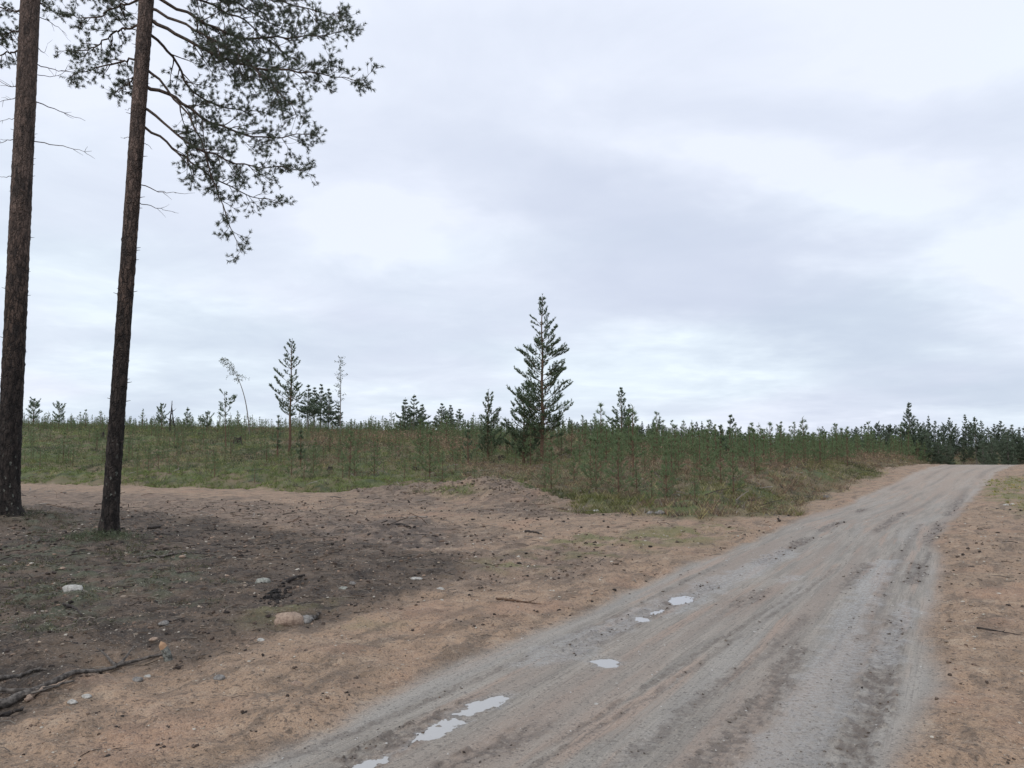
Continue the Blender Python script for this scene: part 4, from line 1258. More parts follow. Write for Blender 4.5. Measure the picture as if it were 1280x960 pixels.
bright = (n2 > .55)[:, None]
col = np.where(bright, GREENS[2] * .6 + col * .4, col)
col = np.where(((band > .45) & (az < 0))[:, None], GREENS[2] * .55 + GREENS[1] * .45, col)
col = np.where((front > .4)[:, None], col * np.array([.88, .76, .80]), col)
col = np.where(isdry[:, None], BROWNS[RG.integers(0, 4, len(x))], col)
st = RG.random(len(x)) < (.06 + .10 * (n3 > .55))
col = np.where(st[:, None], STRAW[RG.integers(0, 2, len(x))], col)
gy = RG.random(len(x)) < .06
col = np.where(gy[:, None], GREYS[RG.integers(0, 2, len(x))], col)
far_s = np.clip(r / 45, .7, 2.2)
grass = (band > .3) | (RG.random(len(x)) < .35)
g, h = grass, ~grass
stuff('heath_plants', [
    sheaf(RG, x[g], y[g], zz[g], .16 * far_s[g], (.12 + .20 * RG.random(g.sum()) * (.3 + 1.4 * n2[g])) * (1 - .3 * band[g]), .022 * far_s[g], 12, col[g], .4),
    leafy(RG, x[h], y[h], zz[h], (.16 + .16 * RG.random(h.sum())) * np.sqrt(far_s[h]), .12 + .34 * RG.random(h.sum()) * (n2[h] * 1.8), .030 * far_s[h], 15, col[h])],
    M_COVER, 'low heather, grass and brown brushwood covering the clearcut')

# dry rusty brushwood standing among the saplings, and dark heather cushions at the edge of the sand
x, y, r = sector(9000, 19, 80, -14, 33, 1.2)
hd = heath_dist(x, y); zz, mm = surface(x, y)
k = (mm['heath'] > .5) & (hd > 1.5) & (fbm(x, y, .30, 4, 311) + (RG.random(len(x)) - .5) * .12 > .53)
x, y, r, zz = x[k], y[k], r[k], zz[k]; m_ = len(x)
stuff('rusty_brushwood', [leafy(RG, x, y, zz, .22 + .2 * RG.random(m_), .35 + .55 * RG.random(m_), .045 * np.clip(r / 40, .6, 1.6), 22,
      np.array([[.22, .145, .098], [.17, .115, .082], [.26, .190, .125]])[RG.integers(0, 3, m_)])], M_COVER,
      'dry rust brown brushwood between the young pines')
x, y, r = sector(4200, 15, 60, -37, 34, 1.1)
hd = heath_dist(x, y); k = (np.abs(hd - .3 - (fbm(x, y, .4, 3, 320) - .5) * 2) < .9) & (fbm(x, y, .5, 3, 321) > .46)
x, y, r = x[k], y[k], r[k]; zz = surface(x, y)[0]; m_ = len(x)
stuff('heather_cushions', [leafy(RG, x, y, zz, .14 + .16 * RG.random(m_), .10 + .22 * RG.random(m_), .022 + 0 * x, 46,
      np.array([[.048, .062, .032], [.070, .085, .040], [.10, .12, .05], [.10, .075, .055]])[RG.integers(0, 4, m_)])], M_COVER,
      'dark heather cushions hanging over the edge of the sand')

# grass on the sand, right verge and the tuft beside the boulder
parts = []
for (q, n_, hgt, c1) in ((GREEN[0], 1500, .045, (.15, .16, .055)), (GREEN[1], 260, .035, (.14, .15, .06)), (GREEN[2], 2600, .11, (.19, .21, .065)), (GREEN[3], 150, .08, (.085, .105, .045))):
    q = np.array(q); lo, hi = q.min(0) - .5, q.max(0) + .5
    gx = lo[0] + (hi[0] - lo[0]) * RG.random(n_ * 3); gy_ = lo[1] + (hi[1] - lo[1]) * RG.random(n_ * 3)
    k = (inpoly(gx, gy_, [tuple(p) for p in q]) + (fbm(gx, gy_, 2, 3, 331) - .5) * 1.0 > 0)
    if n_ != 150: k &= fbm(gx, gy_, 1.4, 4, 332) > .47
    gx, gy_ = gx[k][:n_], gy_[k][:n_]; gz = surface(gx, gy_)[0]; m_ = len(gx)
    c = np.array(c1) * (.7 + .6 * RG.random((m_, 1))) * np.where(RG.random((m_, 1)) < .25, np.array([[1.5, 1.15, 1.0]]), 1)
    parts.append(sheaf(RG, gx, gy_, gz, .05 + 0 * gx, hgt * (.6 + .8 * RG.random(m_)), .008 + .0 * gx + .006 * (gy_ > 16), 12, c, .3))
stuff('verge_grass', parts, M_COVER, 'thin short grass on the sand and on the right verge')

# mossy dwarf shrubs and lichen under the two pines
parts = []
for i, q in enumerate(MOSS):
    q = np.array(q); lo, hi = q.min(0) - .4, q.max(0) + .4
    n_ = int(min(5200, (hi - lo).prod() * 110))
    gx = lo[0] + (hi[0] - lo[0]) * RG.random(n_); gy_ = lo[1] + (hi[1] - lo[1]) * RG.random(n_)
    k = (inpoly(gx, gy_, [tuple(p) for p in q]) + (fbm(gx, gy_, 2, 3, 341) - .5) * 1.4 > 0) & (fbm(gx, gy_, 2.3, 4, 342) > .50)
    gx, gy_ = gx[k], gy_[k]; gz = surface(gx, gy_)[0]; m_ = len(gx)
    c = np.array([[.075, .080, .042], [.11, .11, .055], [.20, .20, .155], [.13, .10, .07], [.05, .05, .03]])[RG.integers(0, 5, m_)]
    parts.append(leafy(RG, gx, gy_, gz - .01, .03 + .05 * RG.random(m_), .025 + .045 * RG.random(m_), .010 + .006 * RG.random(m_), 16, c))
fx, fy = -6.9, 13.5
gx = fx + RG.normal(size=260) * .42; gy_ = fy + RG.normal(size=260) * .22; gz = surface(gx, gy_)[0]
parts.append(leafy(RG, gx, gy_, gz, .05 + .05 * RG.random(260), .05 + .09 * RG.random(260), .014 + 0 * gx, 22,
             np.array([[.06, .08, .04], [.14, .16, .11], [.09, .10, .06]])[RG.integers(0, 3, 260)]))
fx, fy = -10.3, 16.6
gx = fx + RG.normal(size=300) * .7; gy_ = fy + RG.normal(size=300) * .4; gz = surface(gx, gy_)[0]
parts.append(leafy(RG, gx, gy_, gz, .05 + .05 * RG.random(300), .04 + .07 * RG.random(300), .014 + 0 * gx, 18,
             np.array([[.05, .062, .035], [.10, .08, .06], [.07, .08, .045]])[RG.integers(0, 3, 300)]))
stuff('moss_and_lichen', parts, M_COVER, 'mossy dwarf shrubs and pale lichen under the two tall pines')

# ------------------------------------------------------------------ grit, clods, twigs
OCT = np.array([[1, 0, 0], [-1, 0, 0], [0, 1, 0], [0, -1, 0], [0, 0, 1], [0, 0, -1]], float)
PH = (1 + 5 ** .5) / 2
ICO = unit(np.array([[-1, PH, 0], [1, PH, 0], [-1, -PH, 0], [1, -PH, 0], [0, -1, PH], [0, 1, PH], [0, -1, -PH], [0, 1, -PH], [PH, 0, -1], [PH, 0, 1], [-PH, 0, -1], [-PH, 0, 1]], float))
ICT = np.array([[0, 11, 5], [0, 5, 1], [0, 1, 7], [0, 7, 10], [0, 10, 11], [1, 5, 9], [5, 11, 4], [11, 10, 2], [10, 7, 6], [7, 1, 8], [3, 9, 4], [3, 4, 2], [3, 2, 6], [3, 6, 8], [3, 8, 9], [4, 9, 5], [2, 4, 11], [6, 2, 10], [8, 6, 7], [9, 8, 1]])
def lumps(rng, x, y, z, s, col, squash=.6):
    m = len(x)
    V = ICO[None] * (1 + .28 * rng.normal(size=(m, 12, 1)))
    V = V * np.stack([.7 + .7 * rng.random(m), .7 + .7 * rng.random(m), squash * (.7 + .5 * rng.random(m))], 1)[:, None]
    a = rng.random(m) * 6.283; ca, sa = np.cos(a)[:, None], np.sin(a)[:, None]
    X = V[..., 0] * ca - V[..., 1] * sa; Y = V[..., 0] * sa + V[..., 1] * ca
    V = np.stack([X, Y, V[..., 2]], -1) * s[:, None, None] + np.stack([x, y, z + s * squash * .25], 1)[:, None]
    T = (ICT[None] + (np.arange(m) * 12)[:, None, None]).reshape(-1, 3)
    C = np.repeat(col, 12, axis=0)
    return V.reshape(-1, 3), T, C

def rods(rng, x, y, z, L, w_, col, lift=.3):
    m = len(x); a = rng.random(m) * 6.283; e = rng.normal(size=m) * lift * .3
    d = np.stack([np.cos(a) * np.cos(e), np.sin(a) * np.cos(e), np.sin(e)], 1)
    sd = np.stack([-np.sin(a), np.cos(a), 0 * a], 1); up = np.cross(d, sd)
    c = np.stack([x, y, z + w_ * .6 + np.abs(np.sin(e)) * L * .5], 1)
    mid = (sd * (rng.normal(size=(m, 1)) * .12) + up * .04) * L[:, None]
    R3 = []
    for f, k_ in ((-.5, 1.0), (0.0, .85), (.5, .5)):
        cc = c + d * (L * f)[:, None] + (mid if f == 0 else 0)
        for t in range(3):
            th = t * 2.094
            R3.append(cc + (sd * cos(th) + up * sin(th)) * (w_ * k_ * .5)[:, None])
    V = np.stack(R3, 1)
    T = []
    for s_ in (0, 3):
        for t in range(3):
            a0, a1 = s_ + t, s_ + (t + 1) % 3
            T += [[a0, a1, a1 + 3], [a0, a1 + 3, a0 + 3]]
    T = (np.array(T)[None] + (np.arange(m) * 9)[:, None, None]).reshape(-1, 3)
    return V.reshape(-1, 3), T, np.repeat(col, 9, axis=0)

def scatter(n, r0, r1, test, a0=-37, a1=36, pw=.6):
    x, y, r = sector(n, r0, r1, a0, a1, pw)
    z, m = surface(x, y)
    k = test(x, y, m, RG.random(n))
    return x[k], y[k], z[k], r[k]

# pebbles on sand and soil
x, y, z, r = scatter(15000, 3.2, 26, lambda x, y, m, q: (m['road'] < .4) & (m['heath'] < .3) & (q < .35 + .65 * (fbm(x, y, .9, 3, 351) > .5)))
s = (.0035 + .009 * RG.random(len(x)) ** 3) * np.clip(r / 6, .8, 2.2)
c = np.array([[.33, .26, .20], [.25, .20, .16], [.40, .36, .31], [.18, .14, .11], [.27, .19, .14]])[RG.integers(0, 5, len(x))]
pe = [lumps(RG, x, y, z, s, c)]
x, y, z, r = scatter(16000, 3.2, 22, lambda x, y, m, q: (m['road'] > .5) & (m['pud'] < -.1) & (q < .30 + .5 * m['mud']))
s = (.0025 + .006 * RG.random(len(x)) ** 3) * np.clip(r / 6, .8, 2)
c = np.array([[.30, .28, .26], [.20, .18, .17], [.42, .40, .38], [.13, .11, .10]])[RG.integers(0, 4, len(x))]
pe.append(lumps(RG, x, y, z, s, c))
x, y, z, r = scatter(14000, 3.2, 24, lambda x, y, m, q: (m['road'] > .5) & (m['pud'] < -.05) & (q < 1.3 * m['mud']))
c = np.array([[.10, .082, .068], [.15, .125, .105], [.075, .062, .052]])[RG.integers(0, 3, len(x))]
pe.append(lumps(RG, x, y, z, (.004 + .008 * RG.random(len(x)) ** 2) * np.clip(r / 7, .8, 1.8), c, .6))
stuff('pebbles', pe, M_LITTER, 'fine pebbles scattered over the sand and the road')
# dark clods, cones and crumbs: thick on the forest soil, thin on the sand, along the churned wheel tracks
x, y, z, r = scatter(30000, 3.4, 26, lambda x, y, m, q: (m['heath'] < .4) & ((m['tr'] < 0) | (m['tr'] > .9 + q * .6)) & (((m['dark'] > .4) & (q < .60)) | ((m['dug'] > .4) & (q < .5)) | ((m['dark'] < .4) & (m['road'] < .4) & (q < .05 + (.42 - .25 * (m['tr'] > 0)) * (fbm(x, y, 1.6, 4, 361) > .56))) | ((m['mud'] > .35) & (m['pud'] < .35) & (q < .75))))
s = (.004 + .016 * RG.random(len(x)) ** 4) * np.clip(r / 7, .7, 1.9)
mm = surface(x, y)[1]; s = np.where(mm['road'] > .4, s * .6, s)
c = np.array([[.040, .030, .026], [.065, .047, .038], [.095, .068, .052], [.028, .023, .021], [.15, .105, .08]])[RG.integers(0, 5, len(x))]
hx = -1.4 + 2.6 * RG.normal(size=1500); hy = 25.6 + 2.0 * RG.normal(size=1500)
k = (heaps(hx, hy) > .25) & (hy < 28.2); hx, hy = hx[k], hy[k]; hz = surface(hx, hy)[0]
hc = np.array([[.15, .115, .09], [.22, .165, .125], [.10, .08, .065], [.25, .19, .14]])[RG.integers(0, 4, len(hx))]
stuff('heap_clods', [lumps(RG, hx, hy, hz, .015 + .05 * RG.random(len(hx)) ** 3, hc, .7)], M_LITTER, 'lumps of earth and turf on the sandy spoil heap')
stuff('soil_clods', [lumps(RG, x, y, z, s, c, .75)], M_LITTER, 'dark clods and fallen cones on the soil and the sand')
# twigs, bark flakes and needles
x, y, z, r = scatter(20000, 3.4, 27, lambda x, y, m, q: (m['heath'] < .5) & (m['road'] < .3) & ((m['dark'] > .4) | ((m['dug'] > .3) & (q < .3)) | (q < .07)))
L = (.02 + .15 * RG.random(len(x)) ** 3.5) * np.clip(r / 8, .8, 1.6); w_ = L * .035 + .003 * np.clip(r / 6, .8, 2.5)
c = np.array([[.085, .070, .060], [.15, .13, .11], [.05, .04, .035], [.11, .08, .06], [.20, .17, .14], [.042, .034, .030]])[RG.integers(0, 6, len(x))]
stuff('forest_litter', [rods(RG, x, y, z, L, w_, c)], M_LITTER, 'small twigs and bark flakes strewn on the dark soil')
# slash on the dug ground and the foot of the heath
x, y, z, r = scatter(5000, 15, 45, lambda x, y, m, q: ((m['dug'] > .3) & (q < .16)) | ((m['heath'] > .4) & (q < .22)), pw=1.0)
L = .15 + .55 * RG.random(len(x)) ** 2; w_ = .012 + .025 * RG.random(len(x))
c = np.array([[.14, .12, .105], [.24, .21, .185], [.065, .052, .045], [.12, .08, .06]])[RG.integers(0, 4, len(x))]
stuff('logging_slash', [rods(RG, x, y, z + .03, L, w_, c, .8)], M_LITTER, 'sticks left from logging at the foot of the heath')

# ------------------------------------------------------------------ stones and dead wood lying singly
def rock_mesh(seed, sx, sy, sz, mats, jag=.34):
    rng = np.random.default_rng(seed)
    nu, nv = 20, 12
    th = np.arange(nu) * 2 * pi / nu; ph = np.linspace(.04, pi - .04, nv)
    Pn, Tn = np.meshgrid(ph, th, indexing='ij')
    n = np.stack([np.sin(Pn) * np.cos(Tn), np.sin(Pn) * np.sin(Tn), np.cos(Pn)], -1)
    r = 1 + jag * 2 * (fbm(n[..., 0] * 1.2 + n[..., 2] * .9 + seed, n[..., 1] * 1.2 - n[..., 2] * .7 + seed, 1.3, 4, seed) - .5)
    for _ in range(11):                                 # flat facets
        f = unit(rng.normal(size=3)); d = .74 + .18 * rng.random()
        k = (n * r[..., None]) @ f
        r = np.where(k > d, r * d / np.maximum(k, 1e-6), r)
    V = (n * r[..., None] * np.array([sx, sy, sz]) / 2)
    V = V.reshape(-1, 3); V[:, 2] += sz * .28
    i, j = np.meshgrid(np.arange(nv - 1), np.arange(nu), indexing='ij')
    Q = np.stack([i * nu + j, (i + 1) * nu + j, (i + 1) * nu + (j + 1) % nu, i * nu + (j + 1) % nu], -1).reshape(-1, 4)
    e = len(V); V = np.concatenate([V, [[0, 0, sz * .78], [0, 0, -sz * .2]]])
    V[e, 2] = V[:nu, 2].mean() + .002; V[e + 1, 2] = V[(nv - 1) * nu:e, 2].mean()
    a = np.arange(nu)
    T = np.concatenate([np.stack([a, (a + 1) % nu, np.full(nu, e)], 1), np.stack([(nv - 1) * nu + (a + 1) % nu, (nv - 1) * nu + a, np.full(nu, e + 1)], 1)])
    me = mesh('stone', V, [T, Q], mats, smooth=True)
    return me
def stone_mat(name, a, b): return simple(name, a, b, 38, .85, .55)
S_PALE = stone_mat('pale_stone', (.27, .255, .235), (.48, .46, .43))
S_GREY = stone_mat('grey_stone', (.13, .12, .115), (.25, .235, .22))
S_TAN = stone_mat('tan_stone', (.22, .155, .12), (.35, .26, .20))
S_LICH = stone_mat('lichen_stone', (.17, .17, .15), (.30, .30, .27))
S_STUB = stone_mat('mossy_wood', (.05, .048, .042), (.20, .20, .18))
def real(x, y): return float(surface(np.array([x]), np.array([y]))[0][0])
def stone(u, v, wpx, ratio, mat, lab, seed, rz=0.0, hr=.55):
    x, y, z = at(u, v); w_ = wpx / F * y
    obj_ = obj('stone', rock_mesh(seed, w_, w_ * ratio, w_ * hr, [mat]), loc=(x, y, real(x, y) - w_ * .10), label=lab, cat='stone')
    obj_.rotation_euler = (0, 0, rz)
stone(90, 746, 25, .8, S_PALE, 'pale whitish stone lying alone on the dark soil near the left edge', 1)
stone(329, 733, 20, .7, S_LICH, 'greenish grey rounded stone beside the charred heap', 2)
stone(362, 784, 35, .8, S_TAN, 'largest tan boulder at the edge of the dark soil', 3, .2, .62)
stone(382, 782, 22, .9, S_GREY, 'dark grey stone touching the right side of the tan boulder', 4, .9, .55)
stone(228, 703, 9, .9, S_TAN, 'small cream stone in the middle of the long grey stick', 5)
stone(192, 808, 11, .8, S_TAN, 'small tan stone just left of the upright wood stub', 6)
stone(204, 788, 13, 1.0, S_GREY, 'rounded brown grey stone behind the upright wood stub', 7)
stone(90, 883, 12, .8, S_PALE, 'small pale stone left of its twin below the fallen branches', 8)
stone(108, 877, 11, .8, S_PALE, 'small white stone right of its twin below the fallen branches', 9)
stone(184, 848, 9, .8, S_PALE, 'tiny pink white stone near the thin end of the fallen branch', 10)
stone(171, 853, 15, .8, S_GREY, 'grey stone near the thin end of the fallen branch', 11)
stone(274, 857, 15, .9, S_GREY, 'grey green stone alone on the orange sand', 12)
stone(371, 857, 17, .7, S_TAN, 'low brownish stone on the sand below the tan boulder', 13)
stone(326, 808, 10, .6, S_PALE, 'flat pale chip stone on the sand left of the tan boulder', 14)
stone(310, 816, 8, .6, S_TAN, 'small flat tan stone lying left of the flat pale chip', 15)
stone(551, 737, 12, .7, S_PALE, 'right one of two flat white stones at the end of the dark soil', 16)
stone(521, 726, 18, .6, S_PALE, 'left and wider of two flat white stones at the end of the dark soil', 17, .1, .3)
stone(430, 738, 15, .5, S_LICH, 'long flat grey stone on the dark soil left of the two white stones', 18, -.4, .35)
stone(440, 734, 9, .7, S_GREY, 'small grey stone behind the long flat grey stone', 19)
stone(825, 647, 13, .8, S_GREY, 'grey stone at the foot of the heath bank by the right end of the clearing', 20)
stone(813, 646, 10, .8, S_GREY, 'smaller grey stone left of its neighbour at the foot of the heath bank', 21)
stone(745, 638, 7, .8, S_PALE, 'little white stone on the gravelly edge under the heather bank', 22)
stone(650, 628, 12, .7, S_TAN, 'yellowish stone high on the spoil heap', 23)
stone(1258, 633, 7, .8, S_PALE, 'left one of two small white stones on the right verge', 24)
stone(1266, 633, 6, .8, S_PALE, 'right one of two small white stones on the right verge', 25)
stone(1033, 622, 10, .6, S_GREY, 'small dark stone on the left road shoulder near the bank', 26)
stone(78, 718, 12, .8, S_TAN, 'low tan stone half sunk in the moss between the two pines', 27)
stone(745, 881, 6, .9, S_PALE, 'tiny pale stone lying on the road right of the puddle row', 28)

def stick(pix, r, lab, seed, mat, sub=2, name='fallen_branch', cat='branch', lift=.02, parts=True, wav=1.0):
    rng = np.random.default_rng(seed)
    W3 = [at(u, v) for u, v in pix]
    o = np.array(W3[0]); pts = np.array([[x, y, real(x, y) + lift] for x, y, _ in W3]) - o
    t = np.linspace(0, 1, 16)
    s = np.concatenate([[0], np.cumsum(np.linalg.norm(np.diff(pts, axis=0), axis=1))])
    q = np.stack([np.interp(t * s[-1], s, pts[:, c]) for c in range(3)], 1)
    q[:, :2] += rng.normal(size=(16, 2)) * r * .5 * wav
    zs_ = surface(q[:, 0] + o[0], q[:, 1] + o[1])[0] - o[2]
    q[:, 2] = np.maximum(q[:, 2], zs_ + r * .3)
    b = Bag(); b.tube(q, r * (1 - .7 * t) * (1 + .15 * rng.normal(size=16)), 8)
    if sub:
        e = empty(name, tuple(o), lab, cat)
        obj('limb', b.mesh('limb', [mat], True), e)
        for _ in range(sub):
            f = .2 + .7 * rng.random(); p, d = along(q, f)
            dd = unit(d + unit(np.cross(d, [0, 0, 1.]) * rng.choice([-1, 1]) + [0, 0, .25]) * .8)
            c = Bag(); c.tube(bend(p, dd, s[-1] * (.10 + .15 * rng.random()), 0, 4, .12, rng), np.linspace(r * .45, r * .15, 5), 5)
            obj('twig', c.mesh('twig', [mat]), e)
    else:
        obj(name, b.mesh(name, [mat], True), loc=tuple(o), label=lab, cat=cat)
stick([(-40, 892), (0, 886), (40, 872), (75, 862), (92, 852), (128, 842), (165, 833), (205, 826)], .030, 'long bent grey fallen branch at the lower left corner, thinning to the right', 1, M_DEADWOOD, 4)
stick([(-40, 866), (10, 872), (50, 872), (90, 864)], .020, 'straight grey branch lying behind the long bent branch at the lower left', 2, M_DEADWOOD, 1)
stick([(-30, 904), (10, 896), (30, 890)], .024, 'short dark branch in front of the long bent branch at the lower left corner', 3, M_CHARRED, 1)
stick([(32, 880), (52, 872), (62, 868), (82, 864)], .016, 'pale barkless stick lying along the long bent branch', 4, S_TAN, 0)
stick([(0, 858), (24, 850), (44, 843), (60, 846)], .018, 'pale forked root tangle behind the fallen branches', 5, M_DEADWOOD, 5)
stick([(170, 702), (200, 701), (230, 699), (268, 697)], .022, 'long thin grey stick on the soil right of the second tall trunk', 6, M_DEADWOOD, 2)
stick([(354, 734), (366, 730), (382, 724)], .030, 'short charred stick pointing up to the right beside the charred heap', 7, M_CHARRED, 0)
stick([(384, 779), (394, 774), (400, 771)], .030, 'broken grey stick behind the dark grey stone', 8, M_DEADWOOD, 0)
stick([(80, 764), (96, 772), (102, 776)], .018, 'short dark stick on the soil in front of the pale whitish stone', 9, M_CHARRED, 0)
stick([(186, 663), (200, 661), (202, 658)], .026, 'black curved stick on the soil to the right of the second tall trunk', 10, M_CHARRED, 0)
stick([(44, 686), (52, 678), (56, 677)], .016, 'little pale bent stick on the ground between the two tall trunks', 11, M_DEADWOOD, 0)
stick([(488, 657), (500, 656), (512, 658)], .045, 'black log piece on the sand below the spoil heap', 12, M_CHARRED, 0)
stick([(655, 666), (668, 668), (676, 670)], .030, 'dark stick on the sand in the middle of the clearing', 13, M_CHARRED, 0)
stick([(620, 755), (640, 757), (676, 762)], .014, 'reddish twig lying on the sand near the left edge of the road', 14, M_BARK_YOUNG, 2)
stick([(1222, 790), (1250, 797), (1276, 803)], .009, 'dark root on the orange right verge', 15, M_CHARRED, 1)
# charred heap near the greenish stone
cx, cy, cz = at(343, 748)
gx = cx + RG.normal(size=160) * .13 * RG.random(160); gy_ = cy + RG.normal(size=160) * .42 * RG.random(160) ** 1.5; gx = gx + (gy_ - cy) * -.15; gz = surface(gx, gy_)[0]
V1, T1, C1 = lumps(RG, gx, gy_, gz, .008 + .020 * RG.random(160) ** 2, np.array([[.018, .016, .015], [.035, .030, .028], [.012, .011, .011]])[RG.integers(0, 3, 160)], .8)
V2, T2, C2 = rods(RG, gx[:60], gy_[:60], gz[:60] + .02, .08 + .14 * RG.random(60), .010 + 0 * gx[:60], np.tile([[.05, .04, .035]], (60, 1)), 1.2)
stuff('charred_debris', [(V1, T1, C1)], M_LITTER, 'heap of black charred crumbs beside the greenish grey stone')
# upright stub of wood with an orange cut face
x, y, z = at(208, 832)
e = empty('wood_stub', (x, y, real(x, y) - .01), 'leaning wood stub with an orange sawn top at the edge of the dark soil', 'stub')
b = Bag(); q = np.array([[.014, 0, -.03], [.010, 0, .03], [-.006, 0, .075], [-.022, 0, .10]]); b.tube(q, [.036, .031, .029, .027], 12, cap=True)
obj('stem', b.mesh('stem', [S_STUB], True), e)
b = Bag(); b.tube(np.array([[-.022, -.001, .097], [-.036, -.003, .128]]), [.0275, .025], 12)
obj('cut_top', b.mesh('cut_top', [simple('sawn_wood', (.26, .15, .09), (.36, .23, .14), 30, .8, .3)]), e)

# ------------------------------------------------------------------ puddles
labs = {}
def near_pud(c):
    d = [np.hypot(c[0] - flat(*p[0])[0], c[1] - flat(*p[0])[1]) for p in PUD]
    return int(np.argmin(d))
PL = ['puddle cut by the bottom edge of the picture in the left wheel track', 'ragged puddle in the left wheel track, second from the bottom edge',
      'pointed puddle in the left wheel track, third from the bottom edge', 'single oval puddle in the middle of the lane, clear of the wheel tracks',
      'thin puddle in the left wheel track, lowest of the far three', 'tiniest puddle between the thin one and the farthest one', 'farthest bright oval puddle in the left wheel track']
usedl = {}
for c, v, f in PUDDLES:
    k = near_pud(c)
    lab = PL[k]
    if lab in usedl: lab = 'small side pool next to the ' + PL[k]
    if lab in usedl: continue
    usedl[lab] = 1
    obj('puddle', mesh('puddle', v, [f], [M_WATER]), label=lab, cat='puddle')

# ------------------------------------------------------------------ saplings
NS = [M_BARK_YOUNG, M_NEEDLE_BLUE]
ST = [conifer(400 + k, H=1.7, cb=(.12, .2, .1, .25, .08, .3)[k % 6], R=(.52, .44, .58, .46, .50, .40)[k % 6], e0=.30, up=.45, wh=.21, nb=5, twigs=3, pw=.9, gap=.12,
              nl=.095, nw=.011, nn=17, sl=.16, mats=NS, trunk_r=.018) for k in range(8)]
SL_ = [conifer(430 + k, H=1.7, cb=(.12, .22, .08, .28)[k], R=(.54, .46, .56, .44)[k], e0=.30, up=.45, wh=.27, nb=4, twigs=2, pw=.9, gap=.1,
               nl=.10, nw=.026, nn=7, sl=.18, mats=NS, trunk_r=.018) for k in range(4)]
rs = np.random.default_rng(91)
cand = []
x, y, r = sector(28000, 19, 114, -50, 38, 1.45)
hd = heath_dist(x, y); az = x / y
dn = np.interp(az, [-.65, -.4, -.2, -.05, .05, .2, .45, .6], [.60, .68, .75, .78, .80, .92, 1.0, 1.0])
dn = dn * (.12 + 1.6 * ss(fbm(x, y, .22, 3, 402), .42, .60))
dn = dn * ss(hd, .5, 4.0) * np.interp(r, [20, 40, 80, 110], [.5, .75, 1.3, 2.4])
q = RG.random(len(x)) < dn * .34
tr = road_t(x, y) - road_half(y)
q &= (hd > 1.3)
x, y, az, r = x[q], y[q], az[q], r[q]
Hs = (np.interp(az, [-.65, -.3, -.05, .1, .3, .6], [.85, 1.0, 1.15, 1.40, 1.45, 1.60]) * (.50 + .75 * RG.random(len(x))) * np.where(RG.random(len(x)) < .09, 1.55, 1.0))
Hs = Hs * np.interp(r, [20, 60, 100], [.95, 1.05, 1.25])
# keep clear of each other
cell = {}; keep = []
for i in np.argsort(r):
    g_ = 1.3 if r[i] < 48 else 1.0
    c_ = (g_, int(x[i] // g_), int(y[i] // g_))
    if c_ in cell: continue
    cell[c_] = 1; keep.append(i)
keep = np.array(keep); x, y, Hs, r, az = x[keep], y[keep], Hs[keep], r[keep], az[keep]
zz = macro(x, y) + 0
zz = surface(x, y)[0]
size = Hs / y * (np.abs(az) < .64)
order = np.argsort(-size)
ind, rest = order[:300], order[300:]
print('SAPLINGS', len(order))
protos = {}
tr_s = road_t(x, y)
ZL = [('small green pine sapling on the open heath behind the two tall pines', 'saplings on the left heath'),
      ('green pine sapling on the heath behind the spoil heap, left of the tallest clearcut pine', 'saplings behind the spoil heap'),
      ('green pine sapling of the thicket right of the tallest clearcut pine', 'saplings in the middle thicket'),
      ('green pine sapling growing on the low bank along the left side of the road', 'saplings on the roadside bank'),
      ('small pine sapling on the verge right of the road', 'saplings right of the road')]
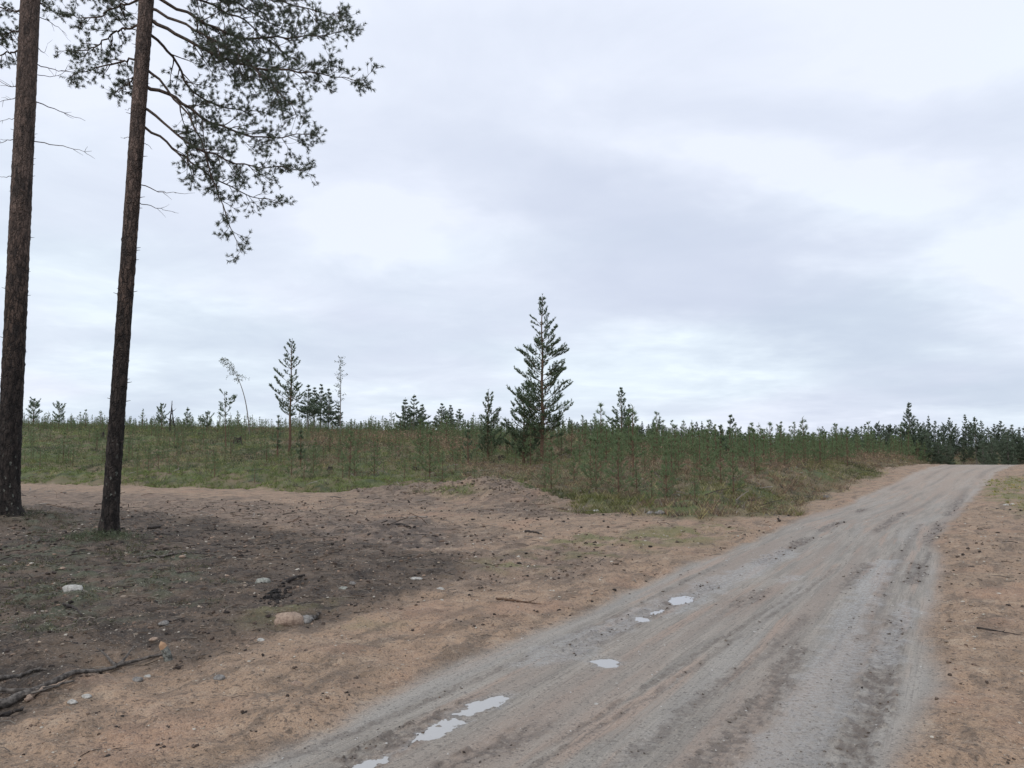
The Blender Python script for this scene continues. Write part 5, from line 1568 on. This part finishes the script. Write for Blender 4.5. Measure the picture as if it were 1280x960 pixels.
for n_, i in enumerate(ind):
    k = int(rs.integers(0, 8)); s_ = Hs[i] / 1.7
    zone = 4 if tr_s[i] > 0 else (0 if az[i] < -.2 else 1 if az[i] < .04 else 2 if az[i] < .30 else 3)
    lab, grp = ZL[zone]
    loc = (float(x[i]), float(y[i]), float(zz[i]) - .03); rz = float(rs.random() * 6.28)
    if k not in protos:
        e = empty('pine_sapling', loc, lab, 'sapling', grp, rz)
        obj('trunk', ST[k][0], e); obj('crown', ST[k][1][0], e); protos[k] = e
        e.scale = (s_,) * 3
    else:
        c_ = copy_thing(protos[k], loc, rz, s_, lab); c_['group'] = grp
# the farther and smaller ones, beyond the first 300, as one mass
def arrays(me):
    V = np.zeros(len(me.vertices) * 3, np.float32); me.vertices.foreach_get('co', V)
    nl_ = len(me.loops); Lp = np.zeros(nl_, np.int32); me.loops.foreach_get('vertex_index', Lp)
    npoly = len(me.polygons); tot = np.zeros(npoly, np.int32); me.polygons.foreach_get('loop_total', tot)
    mi = np.zeros(npoly, np.int32); me.polygons.foreach_get('material_index', mi)
    va = np.zeros(len(me.vertices), np.float32); me.attributes['var'].data.foreach_get('value', va)
    st_ = np.concatenate([[0], np.cumsum(tot)[:-1]])
    T3 = np.array([Lp[s:s + 3] for s in st_[tot == 3]]).reshape(-1, 3); Q4 = np.array([Lp[s:s + 4] for s in st_[tot == 4]]).reshape(-1, 4)
    return V.reshape(-1, 3), T3, Q4, mi[tot == 3], mi[tot == 4], va
big_ = Bag()
LA = [(arrays(a[0]), arrays(a[1][0])) for a in SL_]
for i in rest[:3700]:
    s_ = Hs[i] / 1.7; a = rs.random() * 6.28; ca, sa = cos(a), sin(a)
    for part_i, (V, T3, Q4, m3, m4, va) in enumerate(LA[int(rs.integers(0, 4))]):
        Vn = np.stack([(V[:, 0] * ca - V[:, 1] * sa) * s_ + x[i], (V[:, 0] * sa + V[:, 1] * ca) * s_ + y[i], V[:, 2] * s_ + zz[i] - .03], 1)
        big_.V.append(Vn); big_.var.append(va); big_.T.append(T3 + big_.n); big_.mt.append(m3); big_.Q.append(Q4 + big_.n); big_.mq.append(m4); big_.n += len(V)
obj('distant_saplings', big_.mesh('distant_saplings', NS), kind='stuff', label='mass of small pine saplings farther back on the clearcut')
print('TRIS', sum(len(o.data.polygons) for o in SC.objects if o.type == 'MESH'))
